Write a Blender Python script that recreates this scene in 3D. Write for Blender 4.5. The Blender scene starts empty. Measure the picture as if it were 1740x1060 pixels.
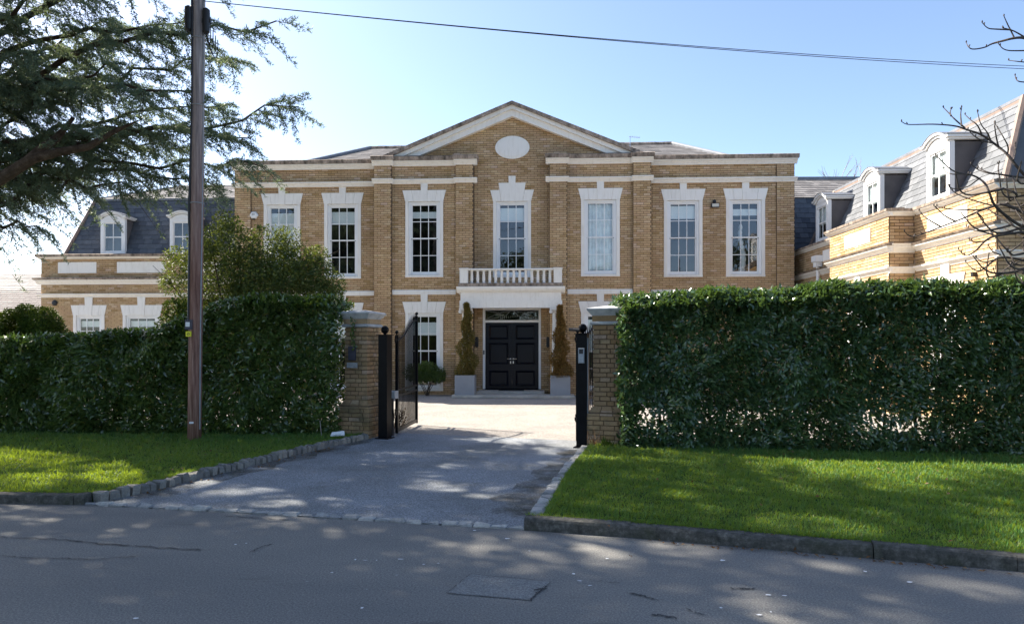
import bpy, math, random
import numpy as np
from mathutils import Vector, Matrix
R = math.radians
rng = np.random.default_rng(7)
random.seed(7)
S = bpy.context.scene
COL = S.collection

# ------------------------------------------------------------------ camera, sky, sun, exposure
F, CX, HY, EYE = 1160.0, 870.0, 590.0, 1.6
cam = bpy.data.cameras.new('camera')
cam.sensor_width = 36.0
cam.lens = 36.0 * F / 1740.0
cam.shift_y = (HY - 530.0) / 1740.0
cam.clip_start, cam.clip_end = 0.1, 3000
camo = bpy.data.objects.new('camera', cam)
camo.location = (0, 0, EYE)
camo.rotation_euler = (R(90), 0, 0)
COL.objects.link(camo)
S.camera = camo
SUN_EL, SUN_AZ = 41.0, -61.0          # azimuth from +Y, negative to the west of the view
sd = Vector((math.sin(R(SUN_AZ)) * math.cos(R(SUN_EL)), math.cos(R(SUN_AZ)) * math.cos(R(SUN_EL)), math.sin(R(SUN_EL))))
w = bpy.data.worlds.new('World')
S.world = w
w.use_nodes = True
wn = w.node_tree
sky = wn.nodes.new('ShaderNodeTexSky')
sky.sky_type = 'NISHITA'
sky.sun_disc = False
sky.sun_elevation = R(SUN_EL)
sky.sun_rotation = R(SUN_AZ)
sky.air_density = 0.75
sky.dust_density = 1.0
sky.ozone_density = 1.0
wn.links.new(sky.outputs[0], wn.nodes['Background'].inputs['Color'])
wn.nodes['Background'].inputs['Strength'].default_value = 0.054
sun = bpy.data.lights.new('sun', 'SUN')
sun.energy = 2.6
sun.angle = R(0.55)
sun.color = (1.0, 0.92, 0.80)
suno = bpy.data.objects.new('sun', sun)
suno.rotation_euler = sd.to_track_quat('Z', 'Y').to_euler()
suno.location = (-20, 15, 25)
COL.objects.link(suno)
S.view_settings.view_transform = 'Standard'
S.view_settings.look = 'None'
S.view_settings.gamma = 1.0
S.view_settings.use_curve_mapping = False
S.view_settings.exposure = 2.6


def P(px, py, Y):
    return Vector(((px - CX) / F * Y, Y, EYE + (HY - py) / F * Y))


# ------------------------------------------------------------------ materials
class NT:
    def __init__(self, name):
        self.m = bpy.data.materials.new(name)
        self.m.use_nodes = True
        self.t = self.m.node_tree
        self.b = self.t.nodes['Principled BSDF']
        self.out = self.t.nodes['Material Output']

    def n(self, typ, **kw):
        x = self.t.nodes.new('ShaderNode' + typ)
        for k, v in kw.items():
            if k.startswith('i_'):
                x.inputs[int(k[2:]) if k[2:].isdigit() else k[2:]].default_value = v
            else:
                setattr(x, k, v)
        return x

    def l(self, a, b):
        self.t.links.new(a, b)

    def coord(self):
        return self.n('NewGeometry').outputs['Position']

    def noise(self, scale, detail=3.0, rough=0.55, vec=None, stretch=None):
        x = self.n('TexNoise')
        x.inputs['Scale'].default_value = scale
        x.inputs['Detail'].default_value = detail
        x.inputs['Roughness'].default_value = rough
        v = vec or self.coord()
        if stretch:
            mp = self.n('Mapping')
            mp.inputs['Scale'].default_value = stretch
            self.l(v, mp.inputs['Vector'])
            v = mp.outputs[0]
        self.l(v, x.inputs['Vector'])
        return x.outputs['Fac']

    def ramp(self, fac, stops, interp='LINEAR'):
        x = self.n('ValToRGB')
        x.color_ramp.interpolation = interp
        el = x.color_ramp.elements
        while len(el) < len(stops):
            el.new(0.5)
        for e, (p, c) in zip(el, stops):
            e.position = p
            e.color = (*c, 1) if len(c) == 3 else c
        self.l(fac, x.inputs[0])
        return x.outputs[0]

    def mix(self, fac, a, b, mode='MIX'):
        x = self.n('Mix', data_type='RGBA', blend_type=mode)
        for val, idx in ((fac, 0), (a, 6), (b, 7)):
            if hasattr(val, 'is_linked') or hasattr(val, 'links'):
                self.l(val, x.inputs[idx])
            elif isinstance(val, (int, float)):
                x.inputs[idx].default_value = val
            else:
                x.inputs[idx].default_value = (*val, 1) if len(val) == 3 else val
        return x.outputs[2]

    def math(self, op, a, b=0.0):
        x = self.n('Math', operation=op)
        for i, v in enumerate((a, b)):
            if isinstance(v, (int, float)):
                x.inputs[i].default_value = v
            else:
                self.l(v, x.inputs[i])
        return x.outputs[0]

    def rand(self):
        g = self.n('NewGeometry').outputs['Random Per Island']
        o = self.n('ObjectInfo').outputs['Random']
        return self.math('FRACT', self.math('ADD', g, o))

    def set(self, color=None, rough=None, spec=None, metal=None):
        if color is not None:
            if hasattr(color, 'links'):
                self.l(color, self.b.inputs['Base Color'])
            else:
                self.b.inputs['Base Color'].default_value = (*color, 1)
        if rough is not None:
            if hasattr(rough, 'links'):
                self.l(rough, self.b.inputs['Roughness'])
            else:
                self.b.inputs['Roughness'].default_value = rough
        if spec is not None:
            self.b.inputs['Specular IOR Level'].default_value = spec
        if metal is not None:
            self.b.inputs['Metallic'].default_value = metal
        return self

    def bump(self, height, strength=0.3, dist=0.02):
        x = self.n('Bump')
        x.inputs['Strength'].default_value = strength
        x.inputs['Distance'].default_value = dist
        self.l(height, x.inputs['Height'])
        self.l(x.outputs[0], self.b.inputs['Normal'])
        return self

    def translucent(self, color, fac):
        tr = self.n('BsdfTranslucent')
        if hasattr(color, 'links'):
            self.l(color, tr.inputs['Color'])
        else:
            tr.inputs['Color'].default_value = (*color, 1)
        mx = self.n('MixShader')
        mx.inputs[0].default_value = fac
        self.l(self.b.outputs[0], mx.inputs[1])
        self.l(tr.outputs[0], mx.inputs[2])
        self.l(mx.outputs[0], self.out.inputs['Surface'])
        return self


def plain(name, color, rough=0.6, var=0.12, scale=6.0, spec=0.4, metal=0.0, bump=0.0):
    t = NT(name)
    f = t.noise(scale, 4)
    lo = tuple(c * (1 - var) for c in color)
    hi = tuple(min(1, c * (1 + var)) for c in color)
    t.set(t.ramp(f, [(0.3, lo), (0.7, hi)]), rough, spec, metal)
    if bump:
        t.bump(t.noise(scale * 8, 3), bump, 0.01)
    return t.m


def brick_mat(name, dark=1.0, moss=0.0):
    t = NT(name)
    d = dark
    r = t.rand()
    c = t.ramp(r, [(0.0, (.37 * d, .245 * d, .115 * d)), (0.2, (.465 * d, .318 * d, .175 * d)), (0.45, (.51 * d, .360 * d, .205 * d)),
                   (0.72, (.475 * d, .315 * d, .185 * d)), (0.9, (.56 * d, .42 * d, .25 * d)), (1.0, (.58 * d, .43 * d, .32 * d))])
    big = t.ramp(t.noise(0.55, 4), [(0.35, (.88, .86, .86)), (0.65, (1.14, 1.12, 1.08))])
    c = t.mix(1.0, c, big, 'MULTIPLY')
    c = t.mix(0.5, c, t.ramp(t.noise(45, 4), [(0.3, (.75, .75, .75)), (0.7, (1.25, 1.25, 1.25))]), 'MULTIPLY')
    streak = t.ramp(t.noise(1.4, 5, 0.6, stretch=(1.6, 1.6, .35)), [(0.52, (1, 1, 1)), (0.78, (.66, .63, .60))])
    c = t.mix(0.5, c, streak, 'MULTIPLY')
    if moss:
        c = t.mix(t.ramp(t.noise(2.4, 5), [(0.5, (0, 0, 0)), (0.72, (moss, moss, moss))]), c, (.055, .062, .035))
    t.set(c, 0.88, 0.25)
    t.bump(t.noise(90, 4), 0.35, 0.006)
    return t.m


def leaf_mat(name, stops, rough=0.4, spec=0.5, tr=0.25, trc=(.10, .17, .02)):
    t = NT(name)
    c = t.ramp(t.rand(), stops)
    c = t.mix(0.6, c, t.ramp(t.noise(1.6, 3), [(0.3, (.72, .74, .78)), (0.7, (1.2, 1.15, 1.0))]), 'MULTIPLY')
    t.set(c, rough, spec)
    t.translucent(trc, tr)
    return t.m


M = {}
M['brick'] = brick_mat('buff_brick')
M['pillar_brick'] = brick_mat('weathered_pillar_brick', 0.62, 0.85)
M['mortar'] = plain('mortar', (.125, .090, .060), 0.95, 0.2, 14, 0.1, bump=.2)
t = NT('painted_stone')
c = t.mix(t.ramp(t.noise(1.9, 6, .65), [(0.54, (0, 0, 0)), (0.82, (.45, .45, .45))]), (.83, .80, .745), (.58, .53, .46))
c = t.mix(0.7, c, t.ramp(t.noise(7, 5, .6, stretch=(2, 2, .3)), [(0.5, (1, 1, 1)), (0.8, (.80, .78, .74))]), 'MULTIPLY')
t.set(c, .7, .3).bump(t.noise(60, 3), .12, .004)
M['stone'] = t.m
t = NT('weathered_coping')
c = t.ramp(t.noise(6, 6, .7, stretch=(1, 1, .5)), [(0.32, (.075, .062, .05)), (0.5, (.26, .21, .17)), (0.68, (.48, .39, .32))])
t.set(c, .9, .2).bump(t.noise(50, 4), .4, .006)
M['coping'] = t.m
t = NT('grey_cast_stone')
c = t.ramp(t.noise(5, 6, .7), [(0.3, (.20, .215, .225)), (0.55, (.42, .43, .43)), (0.75, (.55, .55, .53))])
t.set(c, .85, .25).bump(t.noise(70, 4), .3, .005)
M['cap_stone'] = t.m
M['white'] = plain('white_paint', (.80, .80, .79), .45, .04, 3)
M['black'] = plain('black_gate_paint', (.004, .0045, .006), .36, .3, 8, .10)
M['door'] = plain('black_door_gloss', (.0045, .0065, .0125), .3, .2, 3, .22)
M['steel'] = plain('brushed_steel', (.62, .62, .62), .3, .05, 20, .5, 1.0)
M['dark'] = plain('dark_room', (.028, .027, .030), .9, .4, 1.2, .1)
M['blind'] = plain('pale_blind', (.80, .81, .80), .85, .06, 2, .2)
M['curtain'] = plain('sheer_curtain', (.76, .78, .77), .85, .15, 5, .2)
M['plastic'] = plain('black_plastic', (.018, .018, .02), .45, .2, 8)
M['grey_plastic'] = plain('grey_plastic', (.28, .30, .32), .5, .1, 8)
M['screen'] = plain('intercom_button', (.42, .45, .48), .4, .05, 8)
M['alarm'] = plain('alarm_cover', (.76, .78, .78), .4, .04, 8)
M['lamp_glass'] = plain('floodlight_glass', (.55, .52, .44), .15, .1, 8)
M['yellow'] = plain('yellow_tag', (.70, .66, .03), .5, .06, 20)
M['dark_tag'] = plain('dark_tag', (.05, .05, .07), .5, .2, 20)
M['lead'] = plain('lead_flashing', (.17, .18, .20), .5, .22, 4, .5)
M['lead_brown'] = plain('brown_hip_flashing', (.22, .16, .13), .6, .2, 4, .4)
M['terracotta'] = plain('clay_pot', (.35, .08, .03), .7, .2, 8)
M['cheek'] = plain('dormer_cheek_lead', (.115, .105, .105), .6, .18, 3, .3)
M['paper'] = plain('white_board', (.72, .73, .74), .6, .06, 9)
t = NT('glass')
fr = t.n('Fresnel', i_IOR=1.55)
fac = t.math('MINIMUM', t.math('ADD', t.math('MULTIPLY', fr.outputs[0], 1.5), .025), 1.0)
fac = t.math('MULTIPLY', fac, t.math('SUBTRACT', 1.0, t.n('NewGeometry').outputs['Backfacing']))
gl = t.n('BsdfGlossy')
gl.inputs['Roughness'].default_value = 0.015
gl.inputs['Color'].default_value = (.95, .97, 1, 1)
bp = t.n('Bump')
bp.inputs['Strength'].default_value = .05
bp.inputs['Distance'].default_value = .02
t.l(t.noise(3.0, 2), bp.inputs['Height'])
t.l(bp.outputs[0], gl.inputs['Normal'])
tp = t.n('BsdfTransparent')
tp.inputs['Color'].default_value = (.92, .95, .95, 1)
mx = t.n('MixShader')
t.l(fac, mx.inputs[0])
t.l(tp.outputs[0], mx.inputs[1])
t.l(gl.outputs[0], mx.inputs[2])
t.l(mx.outputs[0], t.out.inputs['Surface'])
M['glass'] = t.m


def slate_mat(name, lo, hi):
    t = NT(name)
    c = t.ramp(t.rand(), [(0, lo), (.5, tuple((a + b) / 2 for a, b in zip(lo, hi))), (1, hi)])
    c = t.mix(.6, c, t.ramp(t.noise(5, 5, .6), [(.3, (.7, .72, .75)), (.7, (1.2, 1.2, 1.18))]), 'MULTIPLY')
    t.set(c, .62, .25 if hi[0] < .22 and lo[0] < .15 else .08).bump(t.noise(30, 4), .2, .006)
    return t.m


M['slate'] = slate_mat('blue_slate', (.060, .068, .082), (.115, .122, .135))
M['slate_sunlit'] = slate_mat('sunlit_slate', (.105, .112, .122), (.165, .172, .185))  # same slate in a lighter copy, its sunlit look put into the colour
M['tile'] = slate_mat('grey_roof_tile', (.165, .155, .150), (.26, .245, .235))
M['tile_far'] = slate_mat('plum_roof_tile', (.155, .125, .12), (.23, .18, .17))

t = NT('road_asphalt')
c = t.ramp(t.noise(75, 5, .9), [(.39, (.108, .108, .102)), (.5, (.182, .180, .166)), (.61, (.30, .295, .275))])
c = t.mix(.8, c, t.ramp(t.noise(.7, 5, .6, stretch=(.35, 1, 1)), [(.35, (.78, .78, .80)), (.65, (1.14, 1.10, 1.06))]), 'MULTIPLY')
c = t.mix(t.ramp(t.noise(2.2, 6, .7, stretch=(.35, 1.8, 1)), [(.62, (0, 0, 0)), (.74, (.55, .55, .55))]), c, (.038, .037, .034))
c = t.mix(t.ramp(t.noise(14, 3, .5), [(.735, (0, 0, 0)), (.76, (.75, .75, .75))]), c, (.34, .34, .34))
t.set(c, .85, .3).bump(t.noise(260, 3), .5, .006)
M['road'] = t.m
t = NT('road_patch')
c = t.ramp(t.noise(75, 5, .9), [(.39, (.112, .114, .112)), (.5, (.185, .187, .178)), (.61, (.30, .30, .285))])
t.set(c, .8, .3).bump(t.noise(240, 3), .5, .005)
M['patch'] = t.m
M['crack'] = plain('bitumen_seam', (.02, .02, .02), .6, .3, 20)
t = NT('drive_chippings')
c = t.ramp(t.noise(62, 4, .85), [(.39, (.115, .126, .138)), (.5, (.215, .234, .252)), (.61, (.39, .415, .435))])
c = t.mix(.9, c, t.ramp(t.noise(.8, 5, .6), [(.35, (.74, .72, .68)), (.62, (1.12, 1.1, 1.1))]), 'MULTIPLY')
c = t.mix(t.ramp(t.noise(1.7, 6, .7), [(.58, (0, 0, 0)), (.78, (.5, .5, .5))]), c, (.075, .062, .035))
t.set(c, .85, .3).bump(t.noise(170, 3), .7, .012)
M['drive'] = t.m
t = NT('mossy_margin')
c = t.ramp(t.noise(40, 5, .7), [(.3, (.055, .045, .026)), (.55, (.12, .090, .042)), (.75, (.19, .145, .075))])
c = t.mix(t.ramp(t.noise(5, 5, .7), [(.5, (0, 0, 0)), (.66, (1, 1, 1))]), c, (.055, .065, .012))
t.set(c, .95, .2).bump(t.noise(60, 4), .8, .015)
al = t.ramp(t.noise(2.6, 6, .7), [(.38, (0, 0, 0)), (.75, (.75, .75, .75))])
t.l(al, t.b.inputs['Alpha'])
M['moss'] = t.m
t = NT('forecourt_gravel')
c = t.ramp(t.noise(45, 4, .85), [(.38, (.17, .158, .145)), (.5, (.32, .298, .272)), (.62, (.50, .465, .425))])
c = t.mix(.8, c, t.ramp(t.noise(.9, 4), [(.35, (.82, .81, .82)), (.65, (1.08, 1.06, 1.02))]), 'MULTIPLY')
t.set(c, .9, .25).bump(t.noise(120, 3), .8, .015)
M['gravel'] = t.m
t = NT('lawn_turf')
c = t.ramp(t.noise(5, 6, .7), [(.3, (.022, .042, .008)), (.55, (.045, .085, .014)), (.75, (.080, .090, .026))])
t.set(c, .95, .15).bump(t.noise(90, 4), 1, .03)
M['turf'] = t.m
t = NT('earth')
c = t.ramp(t.noise(3, 6, .7), [(.3, (.03, .024, .015)), (.6, (.06, .047, .03)), (.75, (.05, .06, .02))])
t.set(c, .95, .15).bump(t.noise(30, 4), .8, .03)
M['earth'] = t.m
t = NT('grass_blade')
c = t.ramp(t.rand(), [(0, (.026, .098, .030)), (.35, (.044, .150, .042)), (.75, (.072, .190, .044)), (.93, (.13, .20, .055)), (1, (.26, .21, .10))])
c = t.mix(.8, c, t.ramp(t.noise(1.1, 5, .65), [(.35, (.58, .76, .7)), (.65, (1.3, 1.15, 1.0))]), 'MULTIPLY')
c = t.mix(t.ramp(t.noise(2.6, 5, .7), [(.58, (0, 0, 0)), (.74, (.6, .6, .6))]), c, (.16, .13, .05))
t.set(c, .5, .35)
t.translucent((.36, .46, .02), .36)
M['grass'] = t.m
t = NT('kerb_concrete')
c = t.ramp(t.noise(16, 6, .75), [(.3, (.030, .030, .026)), (.52, (.085, .082, .072)), (.72, (.18, .17, .15))])
c = t.mix(t.ramp(t.noise(3, 5), [(.5, (0, 0, 0)), (.7, (.7, .7, .7))]), c, (.036, .042, .020))
t.set(c, .92, .2).bump(t.noise(60, 4), .6, .01)
M['kerb'] = t.m
t = NT('granite_sett')
c = t.ramp(t.rand(), [(0, (.15, .145, .14)), (.5, (.21, .205, .19)), (1, (.29, .27, .24))])
c = t.mix(.7, c, t.ramp(t.noise(38, 5, .7), [(.3, (.5, .5, .5)), (.7, (1.25, 1.25, 1.22))]), 'MULTIPLY')
t.set(c, .85, .3).bump(t.noise(50, 4), .6, .012)
M['sett'] = t.m
t = NT('pale_granite_sett')
c = t.ramp(t.rand(), [(0, (.27, .27, .265)), (.5, (.36, .355, .34)), (1, (.47, .45, .42))])
c = t.mix(.7, c, t.ramp(t.noise(38, 5, .7), [(.3, (.55, .55, .55)), (.7, (1.25, 1.25, 1.22))]), 'MULTIPLY')
t.set(c, .85, .3).bump(t.noise(50, 4), .6, .012)
M['sett_pale'] = t.m
M['slab'] = plain('pale_paving', (.46, .43, .38), .85, .2, 4, .25, bump=.2)
M['planter'] = plain('zinc_planter', (.28, .295, .32), .55, .10, 2.5, .4, .0, bump=.05)
t = NT('pole_timber')
c = t.ramp(t.noise(3, 6, .7, stretch=(9, 9, .5)), [(.3, (.085, .042, .032)), (.52, (.235, .125, .095)), (.72, (.38, .26, .21))])
sx = t.n('SeparateXYZ')
t.l(t.coord(), sx.inputs[0])
hf = t.math('MULTIPLY', t.math('SUBTRACT', sx.outputs[2], 2.8), .28)
c = t.mix(t.ramp(hf, [(0, (0, 0, 0)), (1, (.85, .85, .85))]), c, t.ramp(t.noise(3, 6, .7, stretch=(9, 9, .5)), [(.3, (.20, .185, .19)), (.7, (.50, .46, .45))]))
t.set(c, .85, .25).bump(t.noise(4, 6, .7, stretch=(14, 14, .4)), .7, .012)
M['pole'] = t.m
t = NT('cedar_bark')
c = t.ramp(t.noise(9, 6, .75), [(.3, (.03, .022, .017)), (.55, (.085, .062, .048)), (.75, (.17, .135, .105))])
t.set(c, .95, .15).bump(t.noise(14, 5, .7), 1, .04)
M['bark'] = t.m
M['twig_bark'] = plain('bare_twig_bark', (.062, .052, .047), .85, .35, 22, .25)
M['pale_twig'] = plain('pale_twig_bark', (.30, .27, .23), .85, .25, 9, .25)
M['stem'] = plain('hedge_stem', (.045, .034, .024), .9, .3, 12, .2)
M['laurel'] = leaf_mat('laurel_leaf', [(0, (.044, .082, .026)), (.5, (.078, .128, .036)), (.86, (.118, .168, .042)), (.96, (.13, .19, .030)), (1, (.26, .21, .05))], .2, .9, .24, (.13, .22, .03))
M['laurel_r'] = leaf_mat('portugal_laurel_leaf', [(0, (.038, .080, .036)), (.5, (.066, .124, .050)), (.88, (.102, .164, .056)), (.975, (.10, .16, .04)), (1, (.22, .16, .05))], .2, .9, .22, (.12, .20, .03))
M['needle'] = leaf_mat('cedar_needle', [(0, (.060, .115, .108)), (.5, (.105, .175, .155)), (.9, (.17, .22, .15)), (1, (.18, .18, .07))], .5, .35, .36, (.22, .28, .12))
M['shrub'] = leaf_mat('oak_shrub_leaf', [(0, (.028, .055, .018)), (.5, (.052, .090, .026)), (.9, (.105, .135, .034)), (1, (.19, .18, .05))], .55, .25, .24, (.20, .24, .03))
M['topiary'] = leaf_mat('spiral_conifer', [(0, (.085, .075, .022)), (.3, (.19, .115, .038)), (.6, (.29, .165, .055)), (.8, (.37, .22, .085)), (1, (.11, .15, .03))], .6, .25, .3, (.3, .15, .02))
M['topiary_green'] = leaf_mat('spiral_conifer_green', [(0, (.075, .085, .022)), (.35, (.13, .125, .036)), (.65, (.20, .15, .05)), (.85, (.30, .20, .075)), (1, (.09, .15, .03))], .6, .25, .3, (.3, .2, .03))
M['dome'] = leaf_mat('yew_dome_leaf', [(0, (.022, .050, .008)), (.5, (.040, .075, .010)), (1, (.085, .12, .016))], .6, .15, .10, (.18, .24, .02))
M['bush'] = leaf_mat('small_bush_leaf', [(0, (.030, .060, .018)), (.6, (.058, .105, .024)), (1, (.10, .15, .03))], .4, .45, .3, (.2, .28, .03))
M['litter'] = leaf_mat('dead_leaf', [(0, (.10, .055, .025)), (.6, (.19, .10, .045)), (1, (.30, .20, .11))], .8, .2, .15, (.25, .12, .04))
M['backwood'] = leaf_mat('roadside_leaf', [(0, (.018, .030, .012)), (.6, (.035, .055, .018)), (1, (.07, .08, .03))], .5, .3, .2, (.1, .14, .03))


# ------------------------------------------------------------------ geometry helpers
class MB:
    def __init__(self):
        self.v, self.f = [], []

    def add(self, vs, fs):
        k = len(self.v)
        self.v += [tuple(x) for x in vs]
        self.f += [tuple(i + k for i in f) for f in fs]
        return self

    def box(self, x0, x1, y0, y1, z0, z1, fr=None):
        vs = [(x, y, z) for z in (z0, z1) for y in (y0, y1) for x in (x0, x1)]
        if fr:
            vs = [fr(*p) for p in vs]
        return self.add(vs, [(0, 2, 3, 1), (4, 5, 7, 6), (0, 1, 5, 4), (2, 6, 7, 3), (0, 4, 6, 2), (1, 3, 7, 5)])

    def bbox(self, x0, x1, y0, y1, z0, z1, b=.01, fr=None):
        """box with chamfered edges on the -y side and along top and bottom"""
        prof = [(y0, z0 + b), (y0 + b, z0), (y1, z0), (y1, z1), (y0 + b, z1), (y0, z1 - b)]
        return self.extrude(prof, x0, x1, fr)

    def extrude(self, prof, x0, x1, fr=None):
        n = len(prof)
        vs = [(x0, y, z) for y, z in prof] + [(x1, y, z) for y, z in prof]
        if fr:
            vs = [fr(*p) for p in vs]
        fs = [(i, (i + 1) % n, n + (i + 1) % n, n + i) for i in range(n)]
        fs += [tuple(range(n - 1, -1, -1)), tuple(range(n, 2 * n))]
        return self.add(vs, fs)

    def prism(self, poly, y0, y1, fr=None):
        """polygon in x,z pushed from y0 to y1"""
        n = len(poly)
        vs = [(x, y0, z) for x, z in poly] + [(x, y1, z) for x, z in poly]
        if fr:
            vs = [fr(*p) for p in vs]
        fs = [(i, n + i, n + (i + 1) % n, (i + 1) % n) for i in range(n)]
        fs += [tuple(range(n)), tuple(range(2 * n - 1, n - 1, -1))]
        return self.add(vs, fs)

    def slab(self, poly, z0, z1):
        n = len(poly)
        vs = [(x, y, z0) for x, y in poly] + [(x, y, z1) for x, y in poly]
        fs = [(i, (i + 1) % n, n + (i + 1) % n, n + i) for i in range(n)]
        fs += [tuple(range(n - 1, -1, -1)), tuple(range(n, 2 * n))]
        return self.add(vs, fs)

    def lathe(self, prof, cx, cy, n=16):
        vs, fs = [], []
        for r, z in prof:
            vs += [(cx + r * math.cos(2 * math.pi * i / n), cy + r * math.sin(2 * math.pi * i / n), z) for i in range(n)]
        for k in range(len(prof) - 1):
            for i in range(n):
                j = (i + 1) % n
                fs.append((k * n + i, k * n + j, (k + 1) * n + j, (k + 1) * n + i))
        fs.append(tuple(range(n - 1, -1, -1)))
        fs.append(tuple(range((len(prof) - 1) * n, len(prof) * n)))
        return self.add(vs, fs)

    def tube(self, pts, rad, n=6):
        pts = [Vector(p) for p in pts]
        if not hasattr(rad, '__len__'):
            rad = [rad] * len(pts)
        vs, fs = [], []
        up = Vector((0.13, 0.21, 1)).normalized()
        for i, p in enumerate(pts):
            d = (pts[min(i + 1, len(pts) - 1)] - pts[max(i - 1, 0)])
            d = d.normalized() if d.length > 1e-6 else Vector((0, 0, 1))
            s = d.cross(up)
            if s.length < .05:
                s = d.cross(Vector((1, 0, 0)))
            s.normalize()
            q = s.cross(d)
            for k in range(n):
                a = 2 * math.pi * k / n
                vs.append(p + (s * math.cos(a) + q * math.sin(a)) * rad[i])
        for i in range(len(pts) - 1):
            for k in range(n):
                j = (k + 1) % n
                fs.append((i * n + k, i * n + j, (i + 1) * n + j, (i + 1) * n + k))
        fs.append(tuple(range(n - 1, -1, -1)))
        fs.append(tuple(range((len(pts) - 1) * n, len(pts) * n)))
        return self.add(vs, fs)

    def mesh(self, name, mat, smooth=False):
        me = bpy.data.meshes.new(name)
        me.from_pydata([tuple(x) for x in self.v], [], self.f)
        me.materials.append(M[mat] if isinstance(mat, str) else mat)
        if smooth:
            me.polygons.foreach_set('use_smooth', [True] * len(me.polygons))
        me.update()
        return me

    def build(self, name, mat, parent=None, smooth=False, **kw):
        return put(name, self.mesh(name, mat, smooth), parent, **kw)


def put(name, me, parent=None, loc=None, **kw):
    o = bpy.data.objects.new(name, me)
    COL.objects.link(o)
    if parent:
        o.parent = parent
    if loc is not None:
        o.location = loc
    for k, v in kw.items():
        o[k] = v
    return o


def thing(name, label, cat, loc=(0, 0, 0), rotz=0.0, group=None):
    o = bpy.data.objects.new(name, None)
    o.empty_display_size = .2
    COL.objects.link(o)
    o.location = loc
    o.rotation_euler = (0, 0, rotz)
    tag(o, label, cat, group)
    return o


def tag(o, label, cat, group=None):
    o['label'] = label
    o['category'] = cat
    if group:
        o['group'] = group
    return o


def tri_mesh(name, V, T, mat):
    """fast mesh from numpy vertex and triangle arrays"""
    me = bpy.data.meshes.new(name)
    nv, nt = len(V), len(T)
    me.vertices.add(nv)
    me.vertices.foreach_set('co', np.asarray(V, dtype=np.float32).ravel())
    me.loops.add(nt * 3)
    me.loops.foreach_set('vertex_index', np.asarray(T, dtype=np.int32).ravel())
    me.polygons.add(nt)
    me.polygons.foreach_set('loop_start', np.arange(0, nt * 3, 3, dtype=np.int32))
    me.polygons.foreach_set('loop_total', np.full(nt, 3, dtype=np.int32))
    me.materials.append(M[mat])
    me.update(calc_edges=True)
    return me


def unit(a):
    return a / np.maximum(np.linalg.norm(a, axis=1, keepdims=True), 1e-9)


def leaf_arrays(pos, dirs, nrm, L, W, fold=.25, droop=.12):
    """folded pointed leaves: five vertices, four triangles each"""
    n = len(pos)
    d = unit(dirs)
    s = unit(np.cross(d, nrm))
    u = np.cross(s, d)
    L = np.broadcast_to(np.asarray(L, float), (n,))[:, None]
    W = np.broadcast_to(np.asarray(W, float), (n,))[:, None]
    b = pos
    c = pos + d * L * .5 + u * L * .02
    ml = pos + d * L * .45 + s * W * .5 + u * W * fold
    mr = pos + d * L * .45 - s * W * .5 + u * W * fold
    tip = pos + d * L - u * L * droop
    V = np.stack([b, ml, c, mr, tip], 1).reshape(-1, 3)
    base = np.arange(n)[:, None] * 5
    T = np.concatenate([base + np.array([q]) for q in ((0, 2, 1), (0, 3, 2), (1, 2, 4), (2, 3, 4))], 1).reshape(-1, 3)
    return V, T


def leaves(name, pos, dirs, nrm, L, W, mat, parent=None, **kw):
    V, T = leaf_arrays(pos, dirs, nrm, L, W)
    return put(name, tri_mesh(name, V, T, mat), parent, **kw)


def rand_dirs(n):
    return unit(rng.normal(size=(n, 3)))


def wob(p, sc, seed=0):
    """cheap smooth 3-d noise, about -1..1"""
    r = np.random.default_rng(seed)
    o = 0
    for k in range(5):
        q = r.normal(size=3) * sc * (1 + .5 * k)
        o = o + np.sin(p @ q + r.uniform(0, 6.28)) / (1 + .4 * k)
    return o / 2.4


# ------------------------------------------------------------------ brick walls
def brick_rects(x0, x1, z0, z1, holes, ch=.075, ln=.225, off=0.0, span=None):
    j = .0072
    out = []
    k = 0
    z = z0
    while z < z1 - .02:
        za, zb = z + j, min(z + ch, z1) - j
        zm = (za + zb) / 2
        a, b = (x0, x1) if span is None else span(zm)
        if b - a > .05:
            cuts = [(a, b)]
            for (h0, h1, g0, g1) in holes:
                if zb > g0 + .01 and za < g1 - .01:
                    nc = []
                    for (p, q) in cuts:
                        if h1 <= p or h0 >= q:
                            nc.append((p, q))
                        else:
                            if h0 - p > .03:
                                nc.append((p, h0))
                            if q - h1 > .03:
                                nc.append((h1, q))
                    cuts = nc
            start = x0 + off + (0 if k % 2 else -ln / 2)
            for (p, q) in cuts:
                i = math.floor((p - start) / ln)
                x = start + i * ln
                while x < q - .015:
                    u, v = max(x, p) + j * .8, min(x + ln, q) - j * .8
                    if v - u > .02:
                        out.append((u, v, za, zb))
                    x += ln
        z += ch
        k += 1
    return out


def frame(o, ang=0.0):
    """local wall frame: x along the wall, y into the wall (outward is -y)"""
    c, s = math.cos(ang), math.sin(ang)
    ox, oy = o
    return lambda x, y, z: (ox + c * x - s * y, oy + s * x + c * y, z)


def brick_face(mb, rects, y, fr, proud=.011):
    for (u, v, a, b) in rects:
        p = y - proud * random.uniform(.75, 1.25)
        vs = [fr(*q) for q in ((u, p, a), (v, p, a), (v, p, b), (u, p, b), (u, y + .004, a), (v, y + .004, a), (v, y + .004, b), (u, y + .004, b))]
        mb.add(vs, [(0, 1, 2, 3), (0, 4, 5, 1), (1, 5, 6, 2), (2, 6, 7, 3), (3, 7, 4, 0)])


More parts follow.
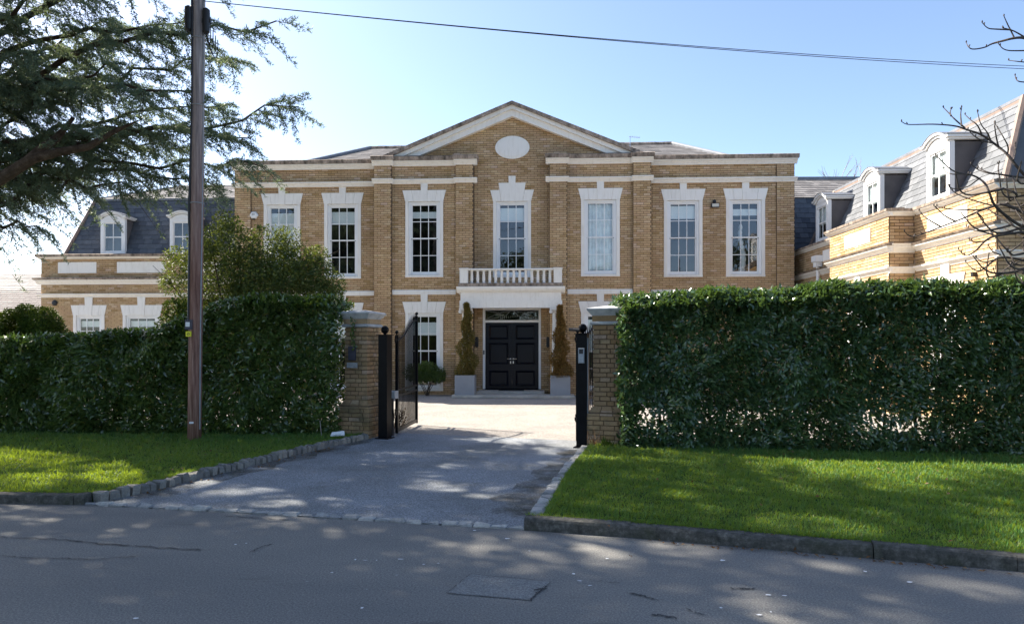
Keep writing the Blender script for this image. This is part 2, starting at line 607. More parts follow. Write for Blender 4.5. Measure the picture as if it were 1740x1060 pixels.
def wall_cells(mb, x0, x1, z0, z1, holes, y0, y1, fr):
    xs = sorted({x0, x1, *[h[0] for h in holes if x0 < h[0] < x1], *[h[1] for h in holes if x0 < h[1] < x1]})
    for a, b in zip(xs, xs[1:]):
        m = (a + b) / 2
        zz = [z0]
        for h in sorted([h for h in holes if h[0] < m < h[1]], key=lambda h: h[2]):
            if h[2] > zz[-1]:
                mb.box(a, b, y0, y1, zz[-1], h[2], fr)
            zz.append(h[3])
        if zz[-1] < z1:
            mb.box(a, b, y0, y1, zz[-1], z1, fr)


class Masonry:
    """collects wall cores and bricks of one building; the bricks that show largest become parts"""

    def __init__(self, root):
        self.root, self.core, self.work, self.faces = root, MB(), MB(), []

    def wall(self, x0, x1, z0, z1, holes=(), y=0.0, thick=.28, fr=None, span=None, parts=None, zb=None, core=True, off=0.0):
        fr = fr or frame((0, 0))
        holes = list(holes)
        if core:
            if span is None:
                wall_cells(self.core, x0, x1, z0, z1, holes, y, y + thick, fr)
        rects = brick_rects(x0, x1, zb if zb is not None else z0, z1, holes, off=off, span=span)
        if parts:
            full = [r for r in rects if abs(r[1] - r[0] - (.225 - .0072 * 1.6)) < .002 and parts(r)]
            random.shuffle(full)
            self.faces.append((full, y, fr))
            fs = set(full)
            rest = [r for r in rects if r not in fs]
        else:
            rest = rects
        brick_face(self.work, rest, y, fr)

    def finish(self, n_parts, mat='brick', mname='wall'):
        self.core.build(mname, 'mortar', self.root)
        total = sum(len(f[0]) for f in self.faces)
        me = None
        left = n_parts
        for (full, y, fr) in self.faces:
            k = min(len(full), max(0, int(round(n_parts * len(full) / max(total, 1)))), left)
            left -= k
            brick_face(self.work, full[k:], y, fr)
            for (u, v, a, b) in full[:k]:
                if me is None:
                    m = MB()
                    l, h = (v - u) / 2, (b - a) / 2
                    m.add([(-l, -.009, -h), (l, -.009, -h), (l, -.009, h), (-l, -.009, h), (-l, .004, -h), (l, .004, -h), (l, .004, h), (-l, .004, h)],
                          [(0, 1, 2, 3), (0, 4, 5, 1), (1, 5, 6, 2), (2, 6, 7, 3), (3, 7, 4, 0)])
                    me = m.mesh('brick', mat)
                p, q = Vector(fr(0, 0, 0)), Vector(fr(1, 0, 0))
                o = put('brick', me, self.root, fr((u + v) / 2, y, (a + b) / 2))
                o.rotation_euler.z = math.atan2(q.y - p.y, q.x - p.x)
        self.work.build('brickwork', mat, self.root, kind='stuff')


# ------------------------------------------------------------------ windows, lintels
PANE = {}


def pane_mesh(wd, ht):
    k = (round(wd, 3), round(ht, 3))
    if k not in PANE:
        PANE[k] = MB().box(-wd / 2, wd / 2, -.003, .003, -ht / 2, ht / 2).mesh('pane', 'glass')
    return PANE[k]


def lintel(win, u0, u1, z, h=.38, flare=.10, kw=.24, kh=.25, y=0.0, fr=None, steps=1, proud=.035):
    """splayed stone lintel: two voussoirs each side of a tall keystone"""
    uc = (u0 + u1) / 2
    b0, b1 = u0 - .005, u1 + .005
    t0, t1 = u0 - flare, u1 + flare
    g = .003
    kb = kw * .8
    def mk(name, bl, br, tl, tr, zt, pr, ):
        MB().prism([(bl + g, z), (br - g, z), (tr - g, zt), (tl + g, zt)], y - pr, y + .02, fr).build(name, 'stone', win)
    zt = z + h
    def at(fb):
        return b0 + (b1 - b0) * fb, t0 + (t1 - t0) * fb
    kbl, kbr, ktl, ktr = uc - kb / 2, uc + kb / 2, uc - kw / 2, uc + kw / 2
    ktm = kw * .5 * (.8 + .2 * h / (h + kh))
    ml, tl_ = (b0 + kbl) / 2, (t0 + uc - ktm) / 2
    mr, tr_ = (b1 + kbr) / 2, (t1 + uc + ktm) / 2
    mid = zt + (.24 if steps == 2 else 0)
    sl = (tl_ - ml) / h * (mid - z) + ml
    sr = (tr_ - mr) / h * (mid - z) + mr
    mk('lintel_stone', b0, ml, t0, tl_, zt, proud)
    mk('lintel_stone', ml, kbl, sl, uc - ktm, mid, proud + (.004 if steps == 2 else 0))
    mk('lintel_stone', kbr, mr, uc + ktm, sr, mid, proud + (.004 if steps == 2 else 0))
    mk('lintel_stone', mr, b1, tr_, t1, zt, proud)
    top = zt + kh + (.22 if steps == 2 else 0)
    MB().prism([(kbl, z - .004), (kbr, z - .004), (ktr, top), (ktl, top)], y - proud - .012, y + .02, fr).build('keystone', 'stone', win)


def window(root, u0, u1, z0, z1, y=0.0, fr=None, cols=3, rows=4, blind=0.0, sill=True, room=True, curtain=False, jamb=.11, linkw=None, steps=1, lint=True, small=False):
    """sash window in a stone surround; returns (part, hole)"""
    j = jamb
    m = MB()
    m.bbox(u0, u0 + j, y - .03, y + .12, z0, z1, .006, fr).bbox(u1 - j, u1, y - .03, y + .12, z0, z1, .006, fr)
    win = m.build('window', 'stone', root)
    a0, a1 = u0 + j + .002, u1 - j - .002
    zs = z0 + .085
    if sill:
        MB().extrude([(y - .045, z0 - .005), (y + .12, z0 - .005), (y + .12, z0 + .085), (y - .045, z0 + .07)], u0 - .004, u1 + .004, fr).build('window_sill', 'stone', win)
    bw = .075 if not small else .05
    f = MB()
    f.box(a0, a0 + bw, y + .015, y + .10, zs, z1, fr).box(a1 - bw, a1, y + .015, y + .10, zs, z1, fr)
    f.box(a0 + bw, a1 - bw, y + .015, y + .10, z1 - bw, z1, fr)
    f.build('window_frame', 'white', win)
    g0, g1, h0, h1 = a0 + bw + .001, a1 - bw - .001, zs + .002, z1 - bw - .001
    st = .047 if not small else .035
    rail = .10 if not small else .06
    hm = (h0 + rail + h1 - st) / 2
    s = MB()
    yo, yi = y + .04, y + .062      # upper sash outside, lower sash behind it
    s.box(g0, g0 + st, yo, yo + .03, hm, h1, fr).box(g1 - st, g1, yo, yo + .03, hm, h1, fr)
    s.box(g0 + st, g1 - st, yo, yo + .03, h1 - st, h1, fr).box(g0 + st, g1 - st, yo - .004, yo + .02, hm - .02, hm + .025, fr)
    s.box(g0, g0 + st, yi, yi + .03, h0, hm - .021, fr).box(g1 - st, g1, yi, yi + .03, h0, hm - .021, fr)
    s.box(g0 + st, g1 - st, yi, yi + .03, h0, h0 + rail, fr)
    b = .0115 if not small else .010
    gx0, gx1 = g0 + st, g1 - st
    pw = (gx1 - gx0) / cols
    half = rows // 2
    pos = []
    for (q0, q1, yy) in ((hm + .025, h1 - st, yo), (h0 + rail, hm - .02, yi)):
        ph = (q1 - q0) / half
        for i in range(1, cols):
            s.box(gx0 + i * pw - b, gx0 + i * pw + b, yy + .002, yy + .026, q0, q1, fr)
        for k in range(1, half):
            s.box(gx0, gx1, yy + .0035, yy + .0245, q0 + k * ph - b, q0 + k * ph + b, fr)
        for i in range(cols):
            for k in range(half):
                pos.append((gx0 + (i + .5) * pw, yy + .015, q0 + (k + .5) * ph, pw - 2 * b, ph - 2 * b))
    s.build('sash', 'white', win)
    fz = fr or (lambda x, yy, z: (x, yy, z))
    p, q = Vector(fz(0, 0, 0)), Vector(fz(1, 0, 0))
    ang = math.atan2(q.y - p.y, q.x - p.x)
    for (cx, cy, cz, pw_, ph_) in pos:
        o = put('pane', pane_mesh(pw_, ph_), win, fz(cx, cy, cz))
        o.rotation_euler.z = ang
    if blind > 0:
        zt = h1 - st
        zl = zt - blind * (zt - h0)
        bm = MB()
        if curtain:
            n = 26
            xs = np.linspace(gx0 - .03, gx1 + .03, n)
            for i in range(n - 1):
                ya, yb = y + .16 + .02 * math.sin(i * 1.9), y + .16 + .02 * math.sin((i + 1) * 1.9)
                bm.add([fz(xs[i], ya, zl), fz(xs[i + 1], yb, zl), fz(xs[i + 1], yb, zt), fz(xs[i], ya, zt)], [(0, 1, 2, 3)])
            bm.build('curtain', 'curtain', win)
        else:
            for k in range(max(1, int((zt - zl) / .22))):
                zz0 = zl + k * .22
                bm.box(gx0 - .02, gx1 + .02, y + .125 + .006 * (k % 2), y + .135 + .006 * (k % 2), zz0, min(zz0 + .219, zt), fr)
            bm.build('blind', 'blind', win)
    if room:
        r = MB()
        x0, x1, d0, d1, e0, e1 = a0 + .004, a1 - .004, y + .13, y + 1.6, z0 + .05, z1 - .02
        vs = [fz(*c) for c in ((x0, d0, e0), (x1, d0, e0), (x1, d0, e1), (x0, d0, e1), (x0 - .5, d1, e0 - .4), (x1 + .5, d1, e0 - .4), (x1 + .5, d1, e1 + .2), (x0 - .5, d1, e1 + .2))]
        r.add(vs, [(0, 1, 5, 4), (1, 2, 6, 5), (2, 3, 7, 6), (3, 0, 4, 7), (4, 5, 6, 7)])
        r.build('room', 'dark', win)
    if lint:
        lintel(win, u0, u1, z1, y=y, fr=fr, steps=steps, **(linkw or {}))
    return win, (u0 + .02, u1 - .02, z0 + .005, z1)


def moulding(root, name, mat, prof, x0, x1, fr=None):
    return MB().extrude(prof, x0, x1, fr).build(name, mat, root)


def cornice_prof(y, z0, z1, d=.16):
    """classical stepped profile, wider towards the top"""
    h = z1 - z0
    return [(y - .02, z0), (y - .03, z0 + h * .2), (y - d * .45, z0 + h * .35), (y - d * .6, z0 + h * .55), (y - d * .95, z0 + h * .75), (y - d, z0 + h), (y + .03, z1), (y + .03, z0)]


# ------------------------------------------------------------------ the ground
def sheet(name, poly, z, mat, sub=0):
    m = MB()
    m.add([(x, y, z) for x, y in poly], [tuple(range(len(poly)))])
    o = m.build(name, mat)
    o['kind'] = 'structure'
    return o


def lerp(a, b, t):
    return tuple(p + (q - p) * t for p, q in zip(a, b))


def poly_at(poly, s):
    """point at length s on a polyline"""
    for a, b in zip(poly, poly[1:]):
        l = math.dist(a, b)
        if s <= l:
            return lerp(a, b, s / l), math.atan2(b[1] - a[1], b[0] - a[0])
        s -= l
    a, b = poly[-2], poly[-1]
    return b, math.atan2(b[1] - a[1], b[0] - a[0])


def plen(poly):
    return sum(math.dist(a, b) for a, b in zip(poly, poly[1:]))


KERB_L = [(-40, 5.6), (-20, 7.05), (-9, 7.12), (-5.25, 7.0), (-4.35, 6.93)]
KERB_R = [(.10, 5.98), (1.0, 5.74), (2.0, 5.42), (3.66, 4.86), (6.0, 3.98), (10.0, 2.2), (22, -4.0)]
EDGE_L = [(-4.22, 7.0), (-4.0, 7.48), (-3.58, 8.84), (-3.2, 10.03), (-2.86, 10.98), (-2.48, 11.85)]
EDGE_R = [(.15, 6.28), (.48, 8.0), (.75, 9.25), (1.07, 10.62)]
MID = [(-4.35, 6.93), (-3.0, 6.67), (-1.5, 6.34), (.10, 5.98)]
g = MB()
g.add([(-900, -900, -.06), (900, -900, -.06), (900, 1400, -.06), (-900, 1400, -.06)], [(0, 1, 2, 3)])
o = g.build('ground', 'earth')
o['kind'] = 'structure'
road_edge = KERB_L[:-1] + MID + KERB_R[1:]
sheet('road', [(-40, -12), (22, -12)] + road_edge[::-1], 0.0, 'road')
drive = MID + [(.15, 6.28), (.48, 8.0), (.75, 9.25), (1.07, 10.62), (1.25, 11.6), (-2.3, 12.75), (-2.48, 11.85)] + EDGE_L[::-1][1:]
sheet('driveway', drive, .012, 'drive')
sheet('forecourt', [(-26, 12.6), (-7, 12.75), (-2.3, 12.752), (1.25, 11.602), (2.2, 11.2), (9.0, 10.9), (9.9, 12.0), (10.2, 26), (-26, 26)], .008, 'gravel')
sheet('bed_soil', [(-13, 11.6), (-3.4, 11.6), (-2.95, 12.1), (-3.0, 13.4), (-13, 13.4)], .045, 'earth')
sheet('bed_soil', [(1.3, 10.55), (4.0, 10.0), (9.5, 8.9), (9.5, 10.9), (2.2, 11.3), (1.5, 11.3)], .045, 'earth')
m = MB()
for (q, base) in ((EDGE_L, .02), ):
    pass
sheet('moss_margin', [(x + .02, y) for x, y in EDGE_L] + [(-2.35 - .085 * k + .10 * math.sin(k * 2.1) + .06 * math.sin(k * 4.7), 11.6 - .27 * k) for k in range(17)], .0165, 'moss')
sheet('moss_margin', [(x - .01, y) for x, y in EDGE_R] + [(.93 + .09 * math.sin(k * 2.3) - .165 * k / 2 + .05 * math.sin(k * 5.1), 10.8 - .28 * k) for k in range(16)], .0165, 'moss')
# repair patch in the road
def ground_px(px, py):
    Y = EYE * F / (py - HY)
    return ((px - CX) / F * Y, Y)


pq = [ground_px(*p) for p in ((760, 1008), (900, 1020), (935, 989), (800, 976))]
sheet('road_patch', pq, .004, 'patch')
cr = MB()
for i in range(4):
    a, b = pq[i], pq[(i + 1) % 4]
    fine = [lerp(a, b, k / 10) for k in range(11)]
    fine = [(x + random.uniform(-.006, .006), y + random.uniform(-.006, .006)) for x, y in fine]
    for k in range(10):
        d = Vector((fine[k + 1][0] - fine[k][0], fine[k + 1][1] - fine[k][1])).normalized()
        nn = Vector((-d.y, d.x)) * random.uniform(.0008, .003)
        z = .0078 + .00003 * (i * 10 + k)
        if random.random() < .8:
            cr.add([(fine[k][0] - nn.x, fine[k][1] - nn.y, z), (fine[k + 1][0] - nn.x, fine[k + 1][1] - nn.y, z), (fine[k + 1][0] + nn.x, fine[k + 1][1] + nn.y, z), (fine[k][0] + nn.x, fine[k][1] + nn.y, z)], [(0, 1, 2, 3)])
cr.build('road_seam', 'crack', kind='structure')
rc = random.Random(8)
ck = MB()
for pts, wd in (([(0, 913), (90, 916), (180, 925), (270, 931), (350, 935)], .010), ([(425, 939), (445, 929), (462, 925)], .006), ([(900, 1022), (912, 1008), (932, 994)], .006), ([(905, 1003), (936, 1000)], .012),
                ([(1070, 1008), (1090, 1012), (1118, 1020)], .008), ([(1105, 1043), (1130, 1048), (1155, 1052)], .009), ([(1165, 1036), (1200, 1046)], .005), ([(0, 945), (60, 948), (150, 951), (240, 946)], .007), ([(380, 876), (430, 880), (500, 884)], .008), ([(1240, 1000), (1262, 1001), (1285, 1000)], .007), ([(1000, 985), (1060, 992)], .004)):
    g_ = [ground_px(*p) for p in pts]
    fine = []
    for a, b in zip(g_, g_[1:]):
        for i in range(9):
            q = lerp(a, b, i / 9)
            fine.append((q[0] + rc.uniform(-.012, .012), q[1] + rc.uniform(-.018, .018)))
    for i, (a, b) in enumerate(zip(fine, fine[1:])):
        d = Vector((b[0] - a[0], b[1] - a[1])).normalized()
        nn = Vector((-d.y, d.x)) * wd * rc.uniform(.3, 1.1)
        z = .0062 + .00002 * i
        if rc.random() < .86:
            ck.add([(a[0] - nn.x, a[1] - nn.y, z), (b[0] - nn.x, b[1] - nn.y, z), (b[0] + nn.x, b[1] + nn.y, z), (a[0] + nn.x, a[1] + nn.y, z)], [(0, 1, 2, 3)])
ck.build('road_crack', 'crack', kind='structure')
fk = MB()
for (px, py) in ((400, 926), (418, 924), (615, 1034), (620, 953), (640, 953), (604, 952), (564, 974), (230, 1052), (806, 902), (862, 916), (975, 976), (985, 988), (1002, 996), (900, 937), (1227, 953), (1032, 950), (720, 960), (745, 958), (1305, 1012), (1332, 1013), (1310, 1041), (1225, 1034), (1290, 1046), (1150, 925), (680, 951), (1470, 972), (1545, 990)):
    x, y = ground_px(px, py)
    n = rc.choice((5, 6, 7))
    sx, sy = rc.uniform(.008, .026), rc.uniform(.006, .016)
    fk.add([(x + math.cos(6.283 * i / n) * sx * rc.uniform(.5, 1.2), y + math.sin(6.283 * i / n) * sy * rc.uniform(.5, 1.2), .0085) for i in range(n)], [tuple(range(n))])
fk.build('road_flecks', 'paper', kind='stuff')
LAWN_L = [(-30, 6.1), (-20, 7.19), (-9, 7.26), (-5.25, 7.14), (-4.35, 7.06), (-4.1, 7.48), (-3.70, 8.84), (-3.33, 10.03), (-3.0, 10.98), (-2.68, 11.7), (-3.0, 12.1), (-30, 12.3)]
LAWN_R = [(.30, 6.3), (.25, 6.10), (1.0, 5.88), (2.0, 5.56), (3.70, 5.0), (6.0, 4.12), (10.0, 2.36), (16, -.6), (16, 8.0), (9.5, 9.3), (4.0, 10.35), (1.5, 10.75), (1.20, 10.55), (.88, 9.25), (.61, 8.0)]


def lawn(poly, name):
    """turf slab with a slightly uneven top"""
    m = MB()
    m.slab(poly, -.05, .085)
    o = m.build(name, 'turf')
    o['kind'] = 'structure'
    return o


lawn(LAWN_L, 'lawn')
lawn(LAWN_R, 'lawn')


def inside(poly, p):
    x, y = p[:, 0], p[:, 1]
    c = np.zeros(len(p), bool)
    n = len(poly)
    for i in range(n):
        x0, y0 = poly[i]
        x1, y1 = poly[(i + 1) % n]
        k = ((y0 > y) != (y1 > y)) & (x < (x1 - x0) * (y - y0) / ((y1 - y0) or 1e-9) + x0)
        c ^= k
    return c


def grass(poly, x0, x1, y0, y1, n, name):
    p = rng.uniform((x0, y0), (x1, y1), (n, 2))
    p = p[inside(poly, p)]
    d = np.hypot(p[:, 0], p[:, 1])
    p = p[rng.random(len(p)) < np.clip((7.5 / d) ** 1.1, .35, 1)]
    n = len(p)
    q = np.concatenate([p, np.full((n, 1), .083)], 1)
    tuft = wob(q, 3.5, 5) * .5 + wob(q, 11, 6) * .5
    h = (.036 + .026 * tuft) * rng.uniform(.5, 1.5, n)
    h = np.where(rng.random(n) < .015, h * 2.1, h)
    h = np.clip(h, .010, .105)
    a = rng.uniform(0, 6.283, n)
    wv = np.stack([np.cos(a), np.sin(a), np.zeros(n)], 1) * (rng.uniform(.0022, .0042, n) * np.clip(np.hypot(q[:, 0], q[:, 1]) / 6, 1, 2))[:, None]
    lean = rng.normal(size=(n, 3)) * .55
    lean[:, 2] = 1
    lean = unit(lean)
    mid = q + lean * (h * .55)[:, None]
    bend = lean + rng.normal(size=(n, 3)) * .35
    tip = mid + unit(bend) * (h * .55)[:, None]
    V = np.stack([q - wv, q + wv, mid + wv * .7, mid - wv * .7, tip], 1).reshape(-1, 3)
    b = np.arange(n)[:, None] * 5
    T = np.concatenate([b + np.array([k]) for k in ((0, 1, 2), (0, 2, 3), (3, 2, 4))], 1).reshape(-1, 3)
    o = put(name, tri_mesh(name, V, T, 'grass'))
    o['kind'] = 'stuff'
    return o


grass(LAWN_L, -10.5, -2.5, 6.9, 12.2, 160000, 'grass')
grass(LAWN_R, .1, 9.6, 2.4, 10.8, 330000, 'grass')
# ragged grass leaning over the kerb tops
def fringe(poly, n, inset, zb, name):
    L = plen(poly)
    s = rng.uniform(0, L, n)
    pts = np.array([poly_at(poly, x)[0] for x in s])
    ang = np.array([poly_at(poly, x)[1] for x in s])
    nrm = np.stack([-np.sin(ang), np.cos(ang)], 1)
    pts = pts + nrm * (inset + rng.normal(size=(n, 1)) * .022)
    q = np.concatenate([pts, np.full((n, 1), zb)], 1)
    d = rng.normal(size=(n, 3)) * .5
    d[:, :2] -= nrm * .45
    d[:, 2] = np.abs(d[:, 2]) + .45
    V, T = leaf_arrays(q, d, rand_dirs(n), rng.uniform(.025, .07, n), rng.uniform(.004, .007, n))
    o = put(name, tri_mesh(name, V, T, 'grass'))
    o['kind'] = 'stuff'


fringe([(-9, 7.12), (-5.25, 7.0), (-4.35, 6.93)], 3500, .14, .085, 'grass_fringe')
fringe([(.10, 5.98), (1.0, 5.74), (2.0, 5.42), (3.66, 4.86), (6.0, 3.98), (7.5, 3.3)], 6500, .14, .085, 'grass_fringe')
fringe(EDGE_L[::1], 3200, .14, .085, 'grass_fringe')
fringe(EDGE_R[::-1], 1100, .19, .08, 'grass_fringe')


# kerb stones and granite setts
def kerb_run(poly, length, h, wd, name='kerb', s0=0.0, s1=None):
    root = put(name, None)
    root['kind'] = 'structure'
    L = s1 or plen(poly)
    s = s0
    while s < L - .05:
        e = min(s + length, L)
        (a, _), (b, _) = poly_at(poly, s + .0015), poly_at(poly, e - .0015)
        ang = math.atan2(b[1] - a[1], b[0] - a[0])
        l = math.dist(a, b)
        ht = h + random.uniform(-.006, .006)
        m = MB()
        r = .028
        prof = [(0, -.05), (0, ht - r), (r * .3, ht - r * .3), (r, ht), (wd, ht), (wd, -.05)]
        prof = prof[::-1]
        m.extrude(prof, 0, l)
        o = m.build('kerb_stone', 'kerb', root)
        o.location = (a[0] + random.uniform(-.004, .004), a[1] + random.uniform(-.004, .004), 0)
        o.rotation_euler = (0, 0, ang)
        s = e
    return root


kerb_run(KERB_L, .92, .104, .125, s0=31)
kerb_run(KERB_R, .92, .104, .125, s1=11.2)
# dropped corner stone at the drive mouth
ks = MB()
ks.add([(0, 0, -.03), (.34, -.10, -.03), (.38, .05, -.03), (.06, .34, -.03), (.02, .02, .05), (.33, -.075, .118), (.365, .05, .125), (.09, .31, .07)],
       [(3, 2, 1, 0), (4, 5, 6, 7), (0, 1, 5, 4), (1, 2, 6, 5), (2, 3, 7, 6), (3, 0, 4, 7)])


def sett_mesh(l, wd, h, seed, mat='sett'):
    r = random.Random(seed)
    m = MB()
    j = lambda s: r.uniform(-s, s) * 1.7
    lo = [(-l / 2, -wd / 2), (l / 2, -wd / 2), (l / 2, wd / 2), (-l / 2, wd / 2)]
    k = .016
    vs = [(x + j(.006), y + j(.006), -.04) for x, y in lo]
    vs += [(x + j(.006), y + j(.006), h - .02 + j(.008)) for x, y in lo]
    vs += [(x * (1 - 2 * k / l) + j(.006), y * (1 - 2 * k / wd) + j(.006), h + j(.008)) for x, y in lo]
    fs = [(3, 2, 1, 0), (8, 9, 10, 11)]
    for a in (0, 4):
        fs += [(a + i, a + (i + 1) % 4, a + 4 + (i + 1) % 4, a + 4 + i) for i in range(4)]
    return m.add(vs, fs).mesh('sett', mat)


SETT = [sett_mesh(.088 + .008 * (i % 4), .105 + .01 * (i % 3), .096 + .006 * (i % 3), i) for i in range(9)]
FLAT = [sett_mesh(.180, .135, .062, 10 + i, 'sett_pale') for i in range(5)]
LOW = [sett_mesh(.150, .09, .022, 20 + i, 'sett_pale') for i in range(4)]


def sett_run(poly, meshes, pitch, inset, s0=0.05, z=0.0):
    root = put('sett_edging', None)
    root['kind'] = 'structure'
    s = s0
    L = plen(poly)
    while s < L - .04:
        (p, ang) = poly_at(poly, s)
        n = (-math.sin(ang), math.cos(ang))
        o = put('sett', random.choice(meshes), root, (p[0] + n[0] * inset + random.uniform(-.008, .008), p[1] + n[1] * inset + random.uniform(-.008, .008), z + random.uniform(-.008, .012)))
        o.rotation_euler = (random.uniform(-.04, .04), random.uniform(-.04, .04), ang + random.uniform(-.06, .06) + random.choice((0, math.pi)))
        s += pitch * random.uniform(.93, 1.08)
    return root


sett_run(EDGE_L, SETT, .117, .06)
sett_run(EDGE_R[::-1], FLAT, .20, .06)
sett_run(MID, LOW, .158, .05)

# ------------------------------------------------------------------ main house
HA = R(2.8)
HO = Vector((0, 23.2, 0))
house = thing('house', 'buff brick classical mansion with central pediment, white sash windows and black double doors', 'house', HO, -HA)
mz = Masonry(house)
C = .02
up = [(-7.95, 0.0, 'W1'), (-5.83, 0.0, 'W2'), (-2.94, -.35, 'W3'), (.01, -.15, 'W4'), (2.96, -.35, 'W5'), (5.75, 0.0, 'W6'), (7.81, 0.0, 'W7')]
HW = .64
Z0, Z1 = 3.96, 6.52
holes = {}
opts = {'W1': dict(blind=1.0), 'W2': dict(blind=.24), 'W3': dict(blind=.18), 'W4': dict(blind=.22, steps=2), 'W5': dict(blind=1.0, curtain=True), 'W6': dict(blind=.2), 'W7': dict(blind=.16)}
for (c, v, k) in up:
    zt = Z1 - (.02 if v < -.2 else 0)
    win, h = window(house, c - HW, c + HW, Z0, zt, v, **opts[k])
    holes[k] = h
cw = MB()
for i in range(9):
    x = 7.80 + .05 * math.sin(i * .7)
    cw.lathe([(.10 - .006 * i, 4.15 + .18 * i), (.115 - .006 * i, 4.24 + .18 * i), (.10 - .007 * i, 4.33 + .18 * i)], x, .42, 10)
cw.build('gathered_curtain', 'white', house)
gw = [(-7.95, 0.0, 'G1', .3), (-5.83, 0.0, 'G2', .3), (-2.94, -.35, 'G3', .26), (2.96, -.35, 'G5', .5)]
for (c, v, k, b) in gw:
    win, h = window(house, c - HW, c + HW, .14, 2.75, v, blind=b)
    holes[k] = h
# walls: two side ranges, two breakfront panels, middle bay up into the pediment
near = lambda r: r[2] > 2.9
mz.wall(-9.6, -4.62, 0, 7.75, [holes[k] for k in ('W1', 'W2', 'G1', 'G2')], 0.0, parts=lambda r: r[2] > 3.6)
mz.wall(4.62, 9.40, 0, 7.75, [holes[k] for k in ('W6', 'W7')], 0.0, parts=lambda r: r[2] > 3.9)
mz.wall(-4.62, -1.27, 0, 7.75, [holes[k] for k in ('W3', 'G3')], -.35, thick=.6, parts=lambda r: r[2] > 1)
mz.wall(1.27, 4.62, 0, 7.75, [holes[k] for k in ('W5', 'G5')], -.35, thick=.6, parts=lambda r: r[2] > 2.5)
dh = (-.985, .985, .1, 2.93)
mz.wall(-1.27, 1.27, 0, 8.03, [holes['W4'], dh], -.15, thick=.4)
mz.core.prism([(-3.3, 8.03), (3.34, 8.03), (.02, 9.38)], -.15, .25)
mz.wall(-3.1, 3.14, 8.03, 9.4, [], -.15, span=lambda z: (.02 - (9.37 - z) / .405, .02 + (9.37 - z) / .405), core=False)
mz.core.box(-9.6, -9.3, .285, 9.5, 0, 7.75).box(9.1, 9.40, .285, 9.5, 0, 7.75).box(-9.3, 9.1, 9.2, 9.5, 0, 7.75)
# pilasters
for (a, b, y, yb, zt) in ((-4.62, -4.03, -.47, -.355, 7.74), (-1.86, -1.27, -.47, -.355, 7.74), (1.27, 1.86, -.47, -.355, 7.74), (4.03, 4.62, -.47, -.355, 7.74), (-9.6, -9.03, -.06, -.005, 7.74), (8.82, 9.40, -.06, -.005, 7.74)):
    mz.core.box(a, b, y, yb, 0, zt - .002)
    mz.wall(a, b, 0, zt, [], y, core=False, parts=(lambda r: 3.0 < r[2]))
mz.finish(300)


def bands(root, z, mats, x0, x1, y, fr=None):
    """cornice: white moulded band with a stained coping on top"""
    moulding(root, 'cornice', 'stone', cornice_prof(y, z[0], z[1], .13), x0, x1, fr)
    moulding(root, 'coping', 'coping', [(y - .16, z[1] + .002), (y - .17, z[1] + .06), (y - .185, z[2] - .02), (y - .15, z[2]), (y + .25, z[2]), (y + .25, z[1] + .002)], x0 - .03, x1 + .03, fr)


def ret(x0, x1, y):
    return x0 - .11, x1 + .11, y


for (a, b, y, dz) in ((-9.68, -4.66, -.06, 0), (4.66, 9.48, -.06, 0), (-4.70, -1.17, -.37, -.01), (1.17, 4.70, -.37, -.01)):
    bands(house, (7.70 + dz, 7.86 + dz, 8.0 + dz), None, a, b, y)
    moulding(house, 'string_course', 'stone', cornice_prof(y, 7.10 + dz, 7.25 + dz, .11), a, b)
for (a, b) in ((-4.68, -3.97), (-1.92, -1.14), (1.14, 1.92), (3.97, 4.68)):
    bands(house, (7.693, 7.853, 7.996), None, a, b, -.47)
    moulding(house, 'string_course', 'stone', cornice_prof(-.47, 7.093, 7.245, .11), a, b)
for (a, b, y) in ((-9.03, -4.63, 0.0), (4.63, 8.82, 0), (-4.02, -1.87, -.35), (1.87, 4.02, -.35)):
    moulding(house, 'string_course', 'stone', [(y - .05, 3.37), (y - .06, 3.50), (y - .04, 3.53), (y + .02, 3.53), (y + .02, 3.37)], a, b)
# pediment
pz = MB()
ped = MB().prism([(-3.62, 8.06), (-3.1, 8.06), (.02, 9.335), (3.14, 8.06), (3.66, 8.06), (.02, 9.56)], -.34, -.10).build('pediment', 'stone', house)
MB().prism([(-4.05, 8.035), (-3.62, 8.035), (.02, 9.562), (3.66, 8.035), (4.09, 8.035), (.02, 9.69)], -.42, -.10).build('raking_cornice', 'stone', ped)
MB().prism([(-4.38, 8.01), (-4.05, 8.01), (.02, 9.692), (4.09, 8.01), (4.42, 8.01), (.02, 9.80)], -.50, 0.3).build('raking_coping', 'coping', ped)
ov = MB()
n = 40
for (k, rr, yy, y2) in ((0, 1.0, -.20, -.14), (1, .82, -.215, -.198)):
    poly = [(.02 + .58 * rr * math.cos(2 * math.pi * i / n), 8.33 + .385 * rr * math.sin(2 * math.pi * i / n)) for i in range(n)]
    ov.prism(poly, yy, y2)
ov.build('oval_plaque', 'stone', ped)


